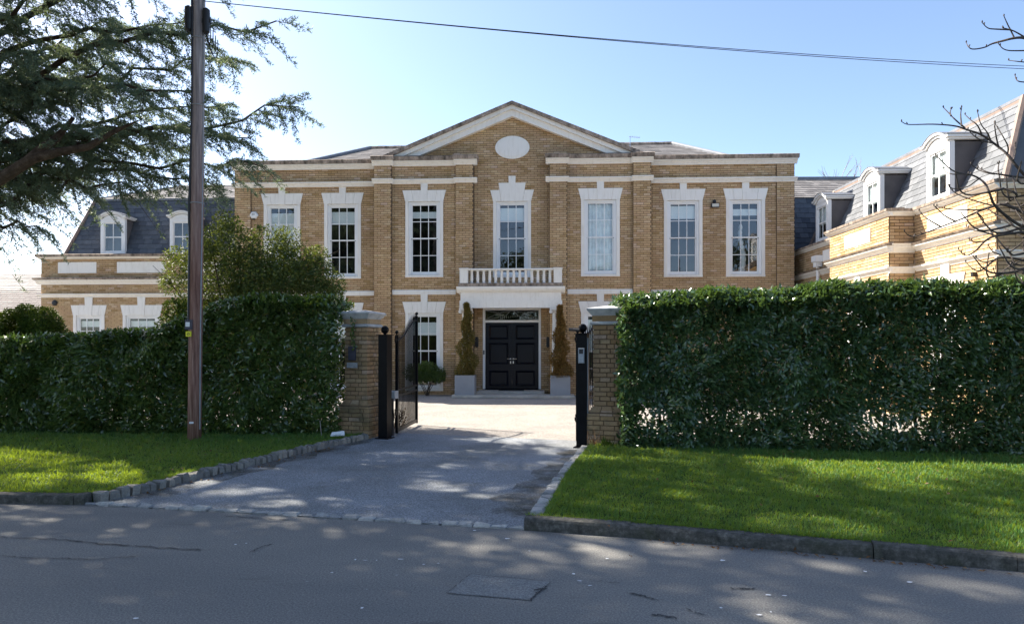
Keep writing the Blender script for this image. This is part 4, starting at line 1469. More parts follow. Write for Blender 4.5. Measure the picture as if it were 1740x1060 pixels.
def gate_pillar(loc, label):
    root = thing('gate_pillar', label, 'gate pillar', loc, PA, 'brick pillars flanking the gate')
    W, PW = .45, .63
    core = MB().box(-W / 2 + .018, W / 2 - .018, -W / 2 + .018, W / 2 - .018, .02, 1.98).box(-PW / 2 + .018, PW / 2 - .018, -PW / 2 + .018, PW / 2 - .018, .0, .58)
    core.build('shaft_core', 'mortar', root)
    cache = {}

    def course(w, z, flip, h=.075):
        d = .1025
        g = .013
        span = w - d - g
        for side in range(4):
            x = -w / 2
            lens = []
            rem = span
            first = .215 if not flip else .155
            lens.append(min(first, rem))
            rem -= lens[0] + g
            while rem > .03:
                l = min(.215, rem)
                lens.append(l)
                rem -= l + g
            if flip:
                x = -w / 2 + d + g
            for l in lens:
                k = round(l, 3)
                if k not in cache:
                    m = MB()
                    b = .004
                    hh = (h - g) / 2
                    m.add([(-k / 2, -d / 2 + b, -hh), (k / 2, -d / 2 + b, -hh), (k / 2, -d / 2 + b, hh), (-k / 2, -d / 2 + b, hh),
                           (-k / 2 + b, -d / 2, -hh + b), (k / 2 - b, -d / 2, -hh + b), (k / 2 - b, -d / 2, hh - b), (-k / 2 + b, -d / 2, hh - b),
                           (-k / 2, d / 2, -hh), (k / 2, d / 2, -hh), (k / 2, d / 2, hh), (-k / 2, d / 2, hh)],
                          [(4, 5, 6, 7), (0, 1, 5, 4), (1, 2, 6, 5), (2, 3, 7, 6), (3, 0, 4, 7), (0, 8, 9, 1), (1, 9, 10, 2), (2, 10, 11, 3), (3, 11, 8, 0), (11, 10, 9, 8)])
                    cache[k] = m.mesh('brick', 'pillar_brick')
                a = side * math.pi / 2
                cx, cy = x + k / 2, -w / 2 + d / 2
                c, s = math.cos(a), math.sin(a)
                o = put('brick', cache[k], root, (c * cx - s * cy, s * cx + c * cy, z + h / 2))
                o.rotation_euler = (0, 0, a)
                x += l + g
    z = 0.0
    for i in range(7):
        course(PW, z, i % 2)
        z += .075
    # two sloping plinth courses
    for (wa, wb, za, zb_) in ((PW, PW - .09, .527, .60), (PW - .09, W + .005, .602, .67)):
        for side in range(4):
            for (p, q) in ((-1, -.34), (-.34, .34), (.34, 1)):
                a = side * math.pi / 2
                c, s = math.cos(a), math.sin(a)
                g = .006
                def pt(fx, ww, zz, ins=0):
                    x, y = fx * ww / 2 + (g if fx == p and fx > -1 else 0) - (g if fx == q and fx < 1 else 0), -ww / 2 + ins
                    return (c * x - s * y, s * x + c * y, zz)
                vs = [pt(p, wa, za), pt(q, wa, za), pt(q, wb, zb_), pt(p, wb, zb_), pt(p, wb - .16, za), pt(q, wb - .16, za), pt(q, wb - .16, zb_), pt(p, wb - .16, zb_)]
                MB().add(vs, [(0, 1, 2, 3), (4, 0, 3, 7), (1, 5, 6, 2), (3, 2, 6, 7), (4, 5, 1, 0)]).build('plinth_brick', 'pillar_brick', root)
    z = .675
    i = 0
    while z < 1.88:
        course(W, z, i % 2)
        z += .075
        i += 1
    zc = z

    def square(prof, name, mat):
        vs, fs = [], []
        for r, zz in prof:
            vs += [(-r, -r, zz), (r, -r, zz), (r, r, zz), (-r, r, zz)]
        for k in range(len(prof) - 1):
            for i in range(4):
                j = (i + 1) % 4
                fs.append((k * 4 + i, k * 4 + j, k * 4 + 4 + j, k * 4 + 4 + i))
        fs += [(3, 2, 1, 0), tuple(range(len(prof) * 4 - 4, len(prof) * 4))]
        return MB().add(vs, fs).build(name, mat, root)
    square([(.235, zc + .002), (.262, zc + .012), (.268, zc + .035), (.255, zc + .055), (.238, zc + .06)], 'necking', 'cap_stone')
    square([(.236, zc + .061), (.236, zc + .15)], 'frieze', 'pillar_brick')
    square([(.242, zc + .151), (.248, zc + .172), (.262, zc + .174), (.275, zc + .195), (.305, zc + .235), (.312, zc + .24), (.312, zc + .262), (.285, zc + .275), (.06, zc + .315), (.02, zc + .318)], 'cap', 'cap_stone')
    return root


rt_ = Vector((math.cos(PA), math.sin(PA)))
nr_ = Vector((-math.sin(PA), math.cos(PA)))      # away from the road
cornerL = Vector((-2.545, 11.98))
cL = cornerL - rt_ * .225 + nr_ * .225
gate_L = gate_pillar((cL.x, cL.y, .0), 'brick gate pillar with dark letter plate beside the glossy laurel hedge')
cornerR = Vector((1.285, 10.83))
cR = cornerR + rt_ * .225 + nr_ * .225
gate_R = gate_pillar((cR.x, cR.y, .0), 'brick gate pillar behind the intercom post, half hidden by hedge')
MB().bbox(-.135, .005, -.255, -.222, 1.37, 1.62, .006).build('letter_plate', 'dark_tag', gate_L)
np_ = MB().bbox(-.165, .035, -.25, -.222, 1.235, 1.33, .006).build('name_plate', 'cap_stone', gate_L)
lt = MB()
for r in range(2):
    x = -.145
    while x < .015:
        l = random.uniform(.012, .03)
        lt.box(x, x + l, -.2515, -.249, 1.298 - r * .032, 1.308 - r * .032)
        x += l + .008
lt.build('plate_lettering', 'grey_plastic', np_)
tn = []
pos = []
for k in range(60):
    tt = k / 60
    pos.append((-.02 + .02 * math.sin(tt * 9) + random.uniform(-.03, .03), -.27 - random.uniform(0, .02) - (.05 if tt < .25 else 0), 2.12 - tt * .55))
pos = np.array(pos)
leaves('ivy_trail', pos, rng.normal(size=(60, 3)) + np.array([0, -.4, -.8]), np.tile([0, -1, .3], (60, 1)) + rng.normal(size=(60, 3)) * .3, .05, .04, 'laurel', gate_L)


# gate posts, gates
def gate_post(loc, label, keypad=False, h=1.80):
    root = thing('gate_post', label, 'gate post', loc, PA, 'black steel gate posts')
    w = .085
    m = MB().bbox(-w, w, -w, w, 0, h, .006).box(-w - .03, w + .03, -w - .03, w + .03, h, h + .012).box(-w - .04, w + .04, -w - .04, w + .04, .0, .018)
    m.build('post', 'black', root)
    b = MB().lathe([(.02, h + .012), (.03, h + .03), (.028, h + .035)] + [(.07 * math.sin(R(a)), h + .095 - .07 * math.cos(R(a))) for a in range(25, 180, 15)], 0, 0, 18)
    b.build('ball_finial', 'black', root, True)
    if keypad:
        k = MB().bbox(-.048, .048, -w - .03, -w, 1.34, 1.58, .006).build('intercom', 'grey_plastic', root)
        MB().box(-.032, .032, -w - .034, -w - .0305, 1.49, 1.56).build('speaker_panel', 'plastic', k)
        MB().box(-.03, .03, -w - .034, -w - .0305, 1.468, 1.478).build('intercom_label', 'screen', k)
        kb = MB().box(-.008, .008, -.004, 0, -.008, .008).mesh('intercom_button', 'screen')
        for r in range(4):
            for c_ in range(3):
                put('intercom_button', kb, k, ((c_ - 1) * .023, -w - .0305, 1.445 - r * .024))
    return root


gpl = Vector((-2.22, 11.93))
gpr = Vector((1.125, 10.86))
postL = gate_post((gpl.x, gpl.y, .01), 'tall black steel gate post with ball top, beside the open railing gate')
postR = gate_post((gpr.x, gpr.y, .01), 'tall black steel gate post carrying a grey intercom keypad', True)
MB().tube([(-.02, -.12, 1.86), (-.13, -.10, 1.87), (-.20, -.10, 1.87)], .028, 8).build('gate_sensor', 'plastic', postR)
MB().box(.075, .10, -.05, -.02, .06, 1.74).build('cable_conduit', 'grey_plastic', postR)


def metal_gate(hinge, free, label):
    d = Vector((free[0] - hinge[0], free[1] - hinge[1]))
    L = d.length
    ang = math.atan2(d.y, d.x)
    root = thing('metal_gate', label, 'gate', (hinge[0], hinge[1], .05), ang, 'pair of black railing gates')
    top = lambda x: 1.74 + .42 * (.5 - .5 * math.cos(math.pi * x / L)) ** 1.05
    st = .025
    MB().box(0, 2 * st, -st, st, 0, top(0) + .03).build('stile', 'black', root)
    MB().box(L - 2 * st, L, -st, st, 0, top(L) + .03).build('stile', 'black', root)
    for x, zz in ((st, top(0) + .03), (L - st, top(L) + .03)):
        MB().lathe([(.012, zz), (.014, zz + .02)] + [(.034 * math.sin(R(a)), zz + .05 - .034 * math.cos(R(a))) for a in range(25, 180, 18)], x, 0, 12).build('stile_ball', 'black', root, True)
    for zz, hh in ((.02, .06), (.66, .03), (.76, .03)):
        MB().box(2 * st + .001, L - 2 * st - .001, -.016, .016, zz, zz + hh).build('rail', 'black', root)
    pts = [(2 * st + (L - 4 * st) * i / 16, 0, top(2 * st + (L - 4 * st) * i / 16) - .06) for i in range(17)]
    MB().tube(pts, .02, 6).build('curved_rail', 'black', root)
    n = 15
    for i in range(n):
        x = 2 * st + (L - 4 * st) * (i + 1) / (n + 1)
        zt = top(x)
        m = MB().box(x - .008, x + .008, -.008, .008, .08, zt)
        m.add([(x - .018, 0, zt + .03), (x, -.01, zt), (x + .018, 0, zt + .03), (x, .01, zt), (x, 0, zt + .11)], [(0, 1, 4), (1, 2, 4), (2, 3, 4), (3, 0, 4), (1, 0, 3), (1, 3, 2)])
        m.build('railing_bar', 'black', root)
    for zz in (.35, 1.66):
        MB().box(-.10, 0, -.012, .012, zz, zz + .05).tube([(-.05, 0, zz - .03), (-.05, 0, zz + .10)], .018, 8).build('hinge', 'black', root)
    return root


metal_gate((-2.085, 12.32), (-1.955, 14.02), 'black railing gate swung open beside the drive, bars facing the doors')
metal_gate((1.08, 11.30), (1.76, 12.75), 'black railing gate swung fully open behind the intercom post')
gm = thing('gate_motor', 'small grey gate motor arm behind the black gate post', 'gate motor', (-2.17, 12.3, .0), PA)
MB().bbox(-.10, .10, -.07, .07, .68, .82, .02).build('motor_box', 'grey_plastic', gm)
MB().tube([(-.02, 0, .68), (-.06, .05, .4), (-.02, .0, .02)], .015, 6).build('motor_cable', 'plastic', gm)
MB().box(-.03, .03, -.03, .03, .0, .68).build('motor_stand', 'plastic', gm)

# small litter by the pillar
ob = thing('white_board', 'folded white board lying on the sett edging by the pillar', 'board', (-2.95, 11.50, .115), R(12))
ob.scale = (.7, .7, .8)
MB().box(-.15, .18, -.09, .09, 0, .012).build('board_sheet', 'paper', ob)
MB().add([(-.15, .05, .013), (.18, .05, .013), (.17, .12, .085), (-.12, .12, .06), (-.15, .06, .013), (.18, .06, .013), (.17, .13, .085), (-.12, .13, .06)], [(0, 1, 2, 3), (7, 6, 5, 4), (0, 4, 5, 1), (1, 5, 6, 2), (2, 6, 7, 3), (3, 7, 4, 0)]).build('raised_flap', 'paper', ob)
sk = MB().tube([(-3.22, 11.55, .08), (-3.25, 11.55, .36)], .006, 6).build('garden_stake', 'pale_twig')
tag(sk, 'thin pale stake stuck in the grass beside the pillar', 'stake')


# ------------------------------------------------------------------ planters and spiral topiary
def planter(x, label):
    pl = thing('planter', label, 'planter', HO, -HA, 'square grey planters beside the doors')
    w = .31
    y = -1.55
    z0 = .102
    m = MB()
    m.box(x - w, x + w, y - w, y - w + .03, z0, z0 + .62).box(x - w, x + w, y + w - .03, y + w, z0, z0 + .62).box(x - w, x - w + .03, y - w + .03, y + w - .03, z0, z0 + .62).box(x + w - .03, x + w, y - w + .03, y + w - .03, z0, z0 + .62)
    pl.location = house.matrix_world @ Vector((0, 0, 0)) if False else HO
    m.build('planter_box', 'planter', pl)
    MB().box(x - w + .03, x + w - .03, y - w + .03, y + w - .03, z0 + .05, z0 + .55).build('soil', 'earth', pl)
    return pl


def spiral(x, label, h, seed, green):
    sp = thing('spiral_topiary', label, 'topiary', HO, -HA, 'spiral clipped conifers by the doors')
    r = np.random.default_rng(seed)
    y, z0 = -1.55, .66
    MB().tube([(x, y, z0), (x + .02, y, z0 + h * .5), (x, y, z0 + h * .95)], [.03, .022, .01], 6).build('trunk', 'bark', sp)
    n = 15000
    t = r.random(n) ** 1.35
    env = .36 * (1 - t) ** .95 + .055
    a = r.uniform(0, 6.283, n)
    q = r.random(n) ** .45
    groove = np.cos(a - t * 3.1 * 2 * math.pi - seed * 2.2)
    env = env * (.76 + .24 * np.clip(groove * 1.6, -1, 1)) * (1 + .22 * wob(np.stack([np.cos(a), np.sin(a), t * 9], 1), 3.0, seed))
    rr = env * q
    off = np.stack([np.cos(a), np.sin(a), np.full(n, .25)], 1)
    pos = np.stack([x + np.cos(a) * rr, y + np.sin(a) * rr, z0 + .02 + t * (h - .06)], 1) + r.normal(size=(n, 3)) * .012
    dirs = off * .6 + r.normal(size=(n, 3)) * .5
    leaves('foliage', pos, dirs, r.normal(size=(n, 3)), r.uniform(.045, .085, n), r.uniform(.014, .026, n), 'topiary_green' if green > .2 else 'topiary', sp, kind='stuff')
    return sp


planter(-1.40, 'square grey planter holding the shorter greener spiral conifer')
planter(1.60, 'square grey planter holding the browner spiral conifer near the intercom post')
spiral(-1.36, 'narrow spiral conifer with some green, in the planter nearer the ground floor window', 2.38, 1, .3)
spiral(1.60, 'rust brown spiral conifer in the planter nearer the intercom post', 2.30, 2, .1)


# ------------------------------------------------------------------ hedges
def laurel_hedge(root, x0, x1, yf, depth, top, mat, n, seed, gaps=None, mean_l=.105):
    r = np.random.default_rng(seed)
    # positions: a dense shell on all sides plus loose leaves inside
    m = n
    x = r.uniform(x0, x1, m)
    kind = r.random(m)
    tp = top(x)
    yfx = yf(x)
    bulge = .10 * wob(np.stack([x, x * 0, r.random(m) * 0], 1), 1.2, seed) + 0
    z = r.random(m) ** .95 * tp
    zz = z / tp
    inn = r.exponential(.10, m)
    lump = .15 * wob(np.stack([x, z * 1.2, x * 0], 1), 1.7, seed + 1) + .07 * wob(np.stack([x, z, x * 0], 1), 6.0, seed + 2)
    belly = .14 * np.sin(np.clip(zz, 0, 1) * math.pi) - .05 - .22 * np.clip((zz - .82) / .18, 0, 1) ** 2
    y = yfx - belly - lump + inn
    nrm = np.tile(np.array([0, -1.0, .15]), (m, 1))
    t_ = kind > .60
    z = np.where(t_, tp - r.exponential(.07, m) + .06 * wob(np.stack([x, x * 0 + 3, y], 1), 5, seed + 3), z)
    y = np.where(t_, yfx + r.random(m) * depth - .05, y)
    z = np.where(t_, z - .16 * np.clip(1 - (y - yfx) / .28, 0, 1) ** 2 + .05 * wob(np.stack([x, x * 0 + 7, y], 1), 2.2, seed + 8), z)
    nrm[t_] = (0, -.15, 1)
    b_ = kind > .78
    y = np.where(b_, yfx + depth + .08 * lump - r.exponential(.1, m), y)
    z = np.where(b_, r.random(m) * tp, z)
    nrm[b_] = (0, 1, .1)
    i_ = kind > .88
    y = np.where(i_, yfx + r.random(m) * depth, y)
    nrm[i_] = unit(r.normal(size=(i_.sum(), 3)))
    pos = np.stack([x, y, np.maximum(z, .07)], 1)
    # rounded ends
    keep = np.ones(m, bool)
    if gaps is not None:
        keep &= r.random(m) > gaps(pos, yfx)
    # small natural thin spots
    thin = wob(pos, 2.6, seed + 9)
    keep &= ~((thin > .80) & (r.random(m) < .5))
    pos, nrm = pos[keep], nrm[keep]
    m = len(pos)
    # leaves hang from short shoots, so neighbours share a direction
    cl = np.stack([wob(pos, 5, seed + 20), wob(pos, 5, seed + 21) - .2, wob(pos, 5, seed + 22) * .6 - .25], 1)
    dirs = unit(nrm * .55 + cl * .9 + r.normal(size=(m, 3)) * .45)
    up = unit(nrm + np.array([0, 0, .7]) + r.normal(size=(m, 3)) * .45)
    L = r.normal(mean_l, .018, m).clip(.05, .16)
    W = L * r.uniform(.32, .44, m)
    score = pos[:, 1] - (yf(pos[:, 0]))
    pick = np.argsort(score + r.random(m) * .05 + np.abs(pos[:, 2] - 1.3) * .03 + (pos[:, 2] < .3))[:300]
    sel = np.zeros(m, bool)
    sel[pick] = True
    leaves('foliage', pos[~sel], dirs[~sel], up[~sel], L[~sel], W[~sel], mat, root, kind='stuff')
    V, T = leaf_arrays(np.zeros((1, 3)), np.array([[0, 1.0, 0]]), np.array([[0, 0, 1.0]]), [.115], [.044])
    me = tri_mesh('leaf', V, T, mat)
    for k in pick:
        d = Vector(dirs[k])
        s = d.cross(Vector(up[k])).normalized()
        u = s.cross(d)
        mt = Matrix((s, d, u)).transposed()
        o = put('leaf', me, root, pos[k])
        o.rotation_euler = mt.to_euler()
    return pos


def stems(root, x0, x1, yf, depth, top, n, seed):
    r = random.Random(seed)
    m = MB()
    for i in range(n):
        x = x0 + (x1 - x0) * (i + r.random()) / n
        y = float(yf(np.array([x]))[0]) + depth * r.uniform(.35, .65)
        h = float(top(np.array([x]))[0])
        m.tube([(x, y, 0), (x + r.uniform(-.06, .06), y, h * .3), (x + r.uniform(-.15, .15), y + r.uniform(-.1, .1), h * .85)], [.028, .022, .008], 5)
        for k in range(7):
            z = r.uniform(.25, .8) * h
            a = r.uniform(0, 6.28)
            l = r.uniform(.25, .6)
            m.tube([(x, y, z), (x + math.cos(a) * l, y + math.sin(a) * l, z + .5 * l)], [.011, .004], 4)
    m.build('stem', 'stem', root)


hl = thing('laurel_hedge', 'glossy laurel hedge behind the timber pole, higher towards the gate pillar', 'hedge', (0, 0, 0), 0, 'clipped laurel hedges')
def topL(x):
    a = np.interp(x, [-12, -8.6, -7.2, -6.3, -5.75, -5.3, -4.6, -3.6, -3.0, -2.8], [1.72, 1.75, 1.84, 1.98, 2.16, 2.40, 2.47, 2.47, 2.42, 2.2])
    return a + .02 * np.sin(x * 5)
yfL = lambda x: np.interp(x, [-12, -6.2, -5.2, -4, -3.15, -2.95], [12.05, 12.0, 11.88, 11.75, 11.85, 12.1])
laurel_hedge(hl, -11.5, -3.02, yfL, 1.15, topL, 'laurel', 105000, 3,
             gaps=lambda p, y: .30 * ((p[:, 0] > -3.9) & (p[:, 2] > .35) & (p[:, 2] < .95) & (wob(p, 3.2, 77) > -.1)))
stems(hl, -11.3, -3.0, yfL, 1.15, topL, 16, 5)
hr = thing('laurel_hedge', 'tall dark laurel hedge hiding the brick wing, thin near its foot', 'hedge', (0, 0, 0), 0, 'clipped laurel hedges')
topR = lambda x: np.interp(x, [1.3, 1.55, 1.9, 3, 5, 8, 9.5], [1.9, 2.30, 2.40, 2.46, 2.50, 2.56, 2.58]) + .02 * np.sin(x * 4.3)
yfR = lambda x: np.interp(x, [1.3, 1.7, 2.2, 3.0, 5.0, 8.0, 9.5], [10.75, 10.45, 10.35, 10.25, 10.0, 9.55, 9.3])
def gapR(p, y):
    band = np.exp(-((p[:, 2] - .58 - .08 * np.sin(p[:, 0] * 2)) / .20) ** 2) * (wob(p * np.array([1, .15, 1]), 1.9, 55) > .22) * (p[:, 0] > 1.9)
    high = np.exp(-((p[:, 2] - 1.5) / .6) ** 2) * (wob(p * np.array([1, .1, 1]), 4.2, 56) > .45)
    return np.clip(.80 * band + .30 * high, 0, .85)
laurel_hedge(hr, 1.64, 9.4, yfR, 1.0, topR, 'laurel_r', 120000, 11, gaps=gapR, mean_l=.10)
stems(hr, 1.6, 9.3, yfR, 1.0, topR, 18, 6)


# ------------------------------------------------------------------ shrubs
def clump_shrub(root, blobs, n, mat, l, wd, seed, shell=.35, thin=.72):
    r = np.random.default_rng(seed)
    vol = np.array([b[3] * b[4] * b[5] for b in blobs]) ** .75
    k = r.choice(len(blobs), n, p=vol / vol.sum())
    b = np.array(blobs)[k]
    d = unit(r.normal(size=(n, 3)))
    rad = 1 - r.exponential(shell, n).clip(0, 1) * .9
    lump = 1 + .16 * wob(d * b[:, 3:4] * 2 + b[:, :3], 3.0, seed)
    pos = b[:, :3] + d * b[:, 3:6] * (rad * lump)[:, None]
    keep = wob(pos, 3.3, seed + 4) < thin
    pos, d = pos[keep], d[keep]
    keep = pos[:, 2] > .05
    pos, d = pos[keep], d[keep]
    n = len(pos)
    dirs = unit(d * .7 + r.normal(size=(n, 3)) * .8)
    leaves('foliage', pos, dirs, unit(d + r.normal(size=(n, 3)) * .6), r.uniform(.7, 1.3, n) * l, r.uniform(.7, 1.3, n) * wd, mat, root, kind='stuff')


sh = thing('evergreen_shrub', 'large loose evergreen shrub rising behind the hedge, before the blinded window', 'shrub', (0, 0, 0))
Ys = 14.3
def blob(px, py, rx, rz, Y=Ys, ry=None):
    p = P(px, py, Y)
    return (p.x, p.y, p.z, rx / F * Y, (ry or rx) / F * Y, rz / F * Y)
blobs = [blob(400, 440, 62, 50), blob(455, 430, 48, 46), blob(505, 455, 48, 45), blob(545, 485, 40, 40), blob(360, 420, 40, 38, 14.0), blob(330, 460, 38, 40, 14.6), blob(475, 480, 80, 40), blob(400, 490, 70, 50), blob(385, 385, 28, 25), blob(490, 410, 24, 28), blob(565, 500, 22, 22), blob(300, 440, 22, 22, 14.8), blob(540, 440, 22, 22), blob(430, 398, 22, 18), blob(290, 480, 20, 24, 14.8), blob(450, 560, 90, 60), blob(350, 540, 60, 50)]
clump_shrub(sh, blobs, 58000, 'shrub', .062, .030, 21, .42, .55)
m = MB()
rs = random.Random(4)
c0 = P(440, 690, Ys)
for b in blobs[:15]:
    base = Vector((c0.x + rs.uniform(-.5, .4), Ys, 0))
    e = Vector(b[:3])
    mid = base.lerp(e, .55) + Vector((rs.uniform(-.2, .2), rs.uniform(-.2, .2), .15))
    m.tube([base, mid, e], [.04, .025, .008], 6)
    for k in range(6):
        q = mid.lerp(e, rs.random())
        m.tube([q, q + Vector((rs.uniform(-.4, .4), rs.uniform(-.4, .4), rs.uniform(0, .45)))], [.010, .004], 4)
m.build('branch', 'bark', sh)
pale = thing('pale_bush', 'pale yellow green bush peeping over the hedge beside the timber pole', 'bush', (0, 0, 0))
clump_shrub(pale, [blob(305, 525, 26, 22, 13.6), blob(325, 535, 18, 20, 13.6), blob(300, 580, 40, 50, 13.6)], 5000, 'dome', .06, .035, 22)
MB().tube([P(308, 720, 13.6) * 1, P(305, 540, 13.6)], .02, 5).build('stem', 'bark', pale)
dm = thing('dome_topiary', 'clipped yellow green dome topiary showing above the hedge', 'topiary', (0, 0, 0))
clump_shrub(dm, [blob(46, 570, 52, 54, 14.2), blob(46, 620, 55, 60, 14.2), blob(46, 570, 44, 44, 14.2)], 52000, 'dome', .055, .024, 23, .16)
q = P(46, 700, 14.2)
MB().tube([(q.x, q.y, 0), (q.x, q.y, 1.4)], .06, 6).build('stem', 'bark', dm)
bu = thing('small_bush', 'low green bush under the ground floor window beside the open gate', 'bush', (0, 0, 0))
hb = house.matrix_basis.inverted() if False else None
def HP(u, v, z):
    c, s = math.cos(HA), math.sin(HA)
    return Vector((HO.x + c * u + s * v, HO.y - s * u + c * v, z))
bl = []
for (u, z, rx, rz) in ((-2.9, .72, .42, .30), (-2.5, .70, .38, .25), (-3.15, .75, .35, .3), (-2.75, .95, .30, .18), (-2.35, .62, .22, .2)):
    p = HP(u, -.85, z)
    bl.append((p.x, p.y, p.z, rx, .3, rz))
clump_shrub(bu, bl, 5200, 'bush', .07, .032, 24, .3)
m = MB()
for k in range(9):
    p = HP(-2.75 + random.uniform(-.08, .08), -.85, .0)
    e = HP(-2.75 + random.uniform(-.5, .5), -.85 + random.uniform(-.2, .2), .65)
    m.tube([p, p.lerp(e, .5) + Vector((0, 0, .06)), e], [.014, .010, .005], 5)
m.build('stem', 'bark', bu)
# dry tuft behind the gate post, weeds at the pillar foot
def tuft(name, label, cat, c, n, h, mat, spread, seed, wd=.010):
    r = np.random.default_rng(seed)
    pos = np.tile(np.array(c, float), (n, 1)) + r.normal(size=(n, 3)) * np.array([spread, spread, .0])
    d = r.normal(size=(n, 3)) * .45
    d[:, 2] = 1
    V, T = leaf_arrays(pos, d, rand_dirs(n), r.uniform(.5, 1.1, n) * h, wd)
    o = put(name, tri_mesh(name, V, T, mat))
    tag(o, label, cat)
    return o


tuft('dry_grass', 'straw coloured dry grass tuft between the gate post and railing gate', 'grass tuft', (-2.22, 12.75, .02), 90, .55, 'litter', .05, 31)
tuft('dandelion', 'bright green leafy weed at the foot of the hedge by the pillar', 'weed', (1.42, 10.42, .06), 26, .20, 'dome', .03, 32, .04)
tuft('dead_weed', 'bleached dead weed stalks standing against the pillar plinth', 'weed', (1.24, 10.50, .05), 16, .34, 'pale_white' if False else 'litter', .05, 33, .012)
# fallen leaves along the kerb, drive edge and grass
def litter(name, line, n, spread, z, seed):
    r = np.random.default_rng(seed)
    L = plen(line)
    s = r.uniform(0, L, n)
    p = np.array([poly_at(line, x)[0] for x in s]) + r.normal(size=(n, 2)) * spread
    q = np.concatenate([p, np.full((n, 1), z) + r.random((n, 1)) * .008], 1)
    d = r.normal(size=(n, 3))
    d[:, 2] *= .2
    leaves(name, q, d, np.tile([0, 0, 1.0], (n, 1)) + r.normal(size=(n, 3)) * .35, r.uniform(.025, .06, n), r.uniform(.015, .03, n), 'litter', None, kind='stuff')


litter('fallen_leaves', [(1.0, 5.66), (2.0, 5.34), (3.66, 4.78), (6.0, 3.9)], 130, .03, .008, 41)
litter('fallen_leaves', [(-4.0, 7.3), (-3.45, 8.84), (-3.08, 10.03), (-2.6, 11.2)], 90, .06, .02, 42)
litter('fallen_leaves', [(1.5, 6.2), (3, 8), (6, 7), (8, 9.3), (2, 10.2)], 160, .7, .115, 43)
litter('fallen_leaves', [(-8, 8.5), (-5, 10), (-4, 9)], 60, .7, .115, 44)
litter('fallen_leaves', [(1.4, 10.5), (5, 9.95), (8, 9.4)], 300, .12, .06, 45)

# ------------------------------------------------------------------ utility pole and overhead wires
pole = thing('utility_pole', 'weathered timber utility pole with black cable boxes in front of the hedge', 'utility pole', (-5.22, 11.22, .06))
PT = Vector((-.02 + .105, 0, 9.2))
def pp(z, dx=0, dy=0):
    return (.011 * z + dx, dy, z)
m = MB()
m.tube([pp(0), pp(1), pp(3), pp(5), pp(7), pp(9.2)], [.108, .106, .103, .099, .095, .092], 18)
m.build('pole_shaft', 'pole', pole, True)
MB().tube([pp(z, -.090 + (.014 * math.sin(z * 1.4) if z > 3.6 else 0) + .002 * z, -.075) for z in np.linspace(1.95, 9.0, 26)], .018, 8).build('cable_guard', 'plastic', pole)
MB().tube([pp(z, .103 - .001 * z, -.035 - .012 * math.sin(z)) for z in np.linspace(.2, 9.0, 24)], .010, 6).build('drop_cable', 'grey_plastic', pole)
for sx, zz in ((-1, 6.93), (1, 6.89)):
    m = MB()
    c = Vector(pp(zz, sx * .145, -.06))
    m.lathe([(.03, c.z - .24), (.055, c.z - .20), (.062, c.z), (.058, c.z + .16), (.02, c.z + .19)], c.x, c.y, 12)
    m.box(c.x - .07, c.x + .07, c.y - .01, c.y + .05, c.z - .05, c.z + .02)
    m.build('cable_joint', 'plastic', pole)
m = MB()
for k in range(4):
    pts = [pp(6.76 - .02 * k + .0 - .30 * math.sin(math.pi * i / 10) - .05 * k, .13 + (.10 + .04 * k) * math.sin(math.pi * i / 20 + .2), -.08) for i in range(11)]
    m.tube(pts, .008, 5)
m.build('cable_loop', 'plastic', pole)
for zz in (5.5, 3.9, 6.6):
    MB().tube([pp(zz, .108 * math.cos(a), .108 * math.sin(a)) for a in np.linspace(0, 2 * math.pi, 17)], .009, 5).build('pole_band', 'grey_plastic', pole)
MB().box(-.10, .02, -.121, -.100, 1.83, 1.99).build('dark_tag', 'dark_tag', pole)
MB().box(-.088, -.02, -.1235, -.1215, 1.875, 1.95).build('white_label', 'paper', pole)
yt = MB().box(-.085, .0, -.121, -.100, 1.715, 1.80).build('yellow_tag', 'yellow', pole)
m = MB()
ring = [(-.043 + .018 * math.cos(R(a)), -.1225, 1.757 + .018 * math.sin(R(a))) for a in range(0, 361, 30)]
m.tube(ring, .004, 4).build('tag_mark', 'dark_tag', yt)
MB().box(-.03, .035, -.118, -.104, .30, .33).build('white_mark', 'paper', pole)
m = MB()
m.box(.06, .14, -.14, -.12, 8.9, 9.0)
m.build('pole_bracket', 'steel', pole)
pt = Vector(pole.location) + Vector(pp(7.20, .09, -.05))
for k in range(2):
    end = P(1900, 124 - 5.5 * k, 18.0)
    pts = []
    for i in range(41):
        t_ = i / 40
        p = pt.lerp(end, t_)
        p.z -= (.30 + .02 * k) * 4 * t_ * (1 - t_) * .55
        pts.append(p)
    o = MB().tube(pts, .0075, 5).build('overhead_cable', 'plastic')
    tag(o, ('lower' if k == 0 else 'upper') + ' of two thin black telephone wires running from the timber pole over the house', 'cable', 'overhead telephone wires')
o2 = MB().tube([pt + Vector((-.1, 0, .1)), P(-60, -40, 9), P(-400, -120, 7)], .011, 5)


# ------------------------------------------------------------------ cedar
class Tufts:
    def __init__(self):
        self.p, self.d = [], []


def bez(a, b, c, n):
    t = np.linspace(0, 1, n)[:, None]
    return (1 - t) ** 2 * a + 2 * t * (1 - t) * b + t ** 2 * c


cedar = thing('cedar_tree', 'huge blue green cedar spreading over the lawn behind the timber pole', 'tree', (0, 0, 0))
cr_ = np.random.default_rng(17)
CT = np.array([-11.6, 13.0, 0])
wood = MB()
wood.tube([(CT[0], CT[1], 0), (CT[0] + .1, CT[1], 3), (CT[0] - .1, CT[1] + .1, 7), (CT[0], CT[1], 12), (CT[0] + .1, CT[1], 17)], [.62, .5, .42, .28, .06], 14)
TP, TD = [], []


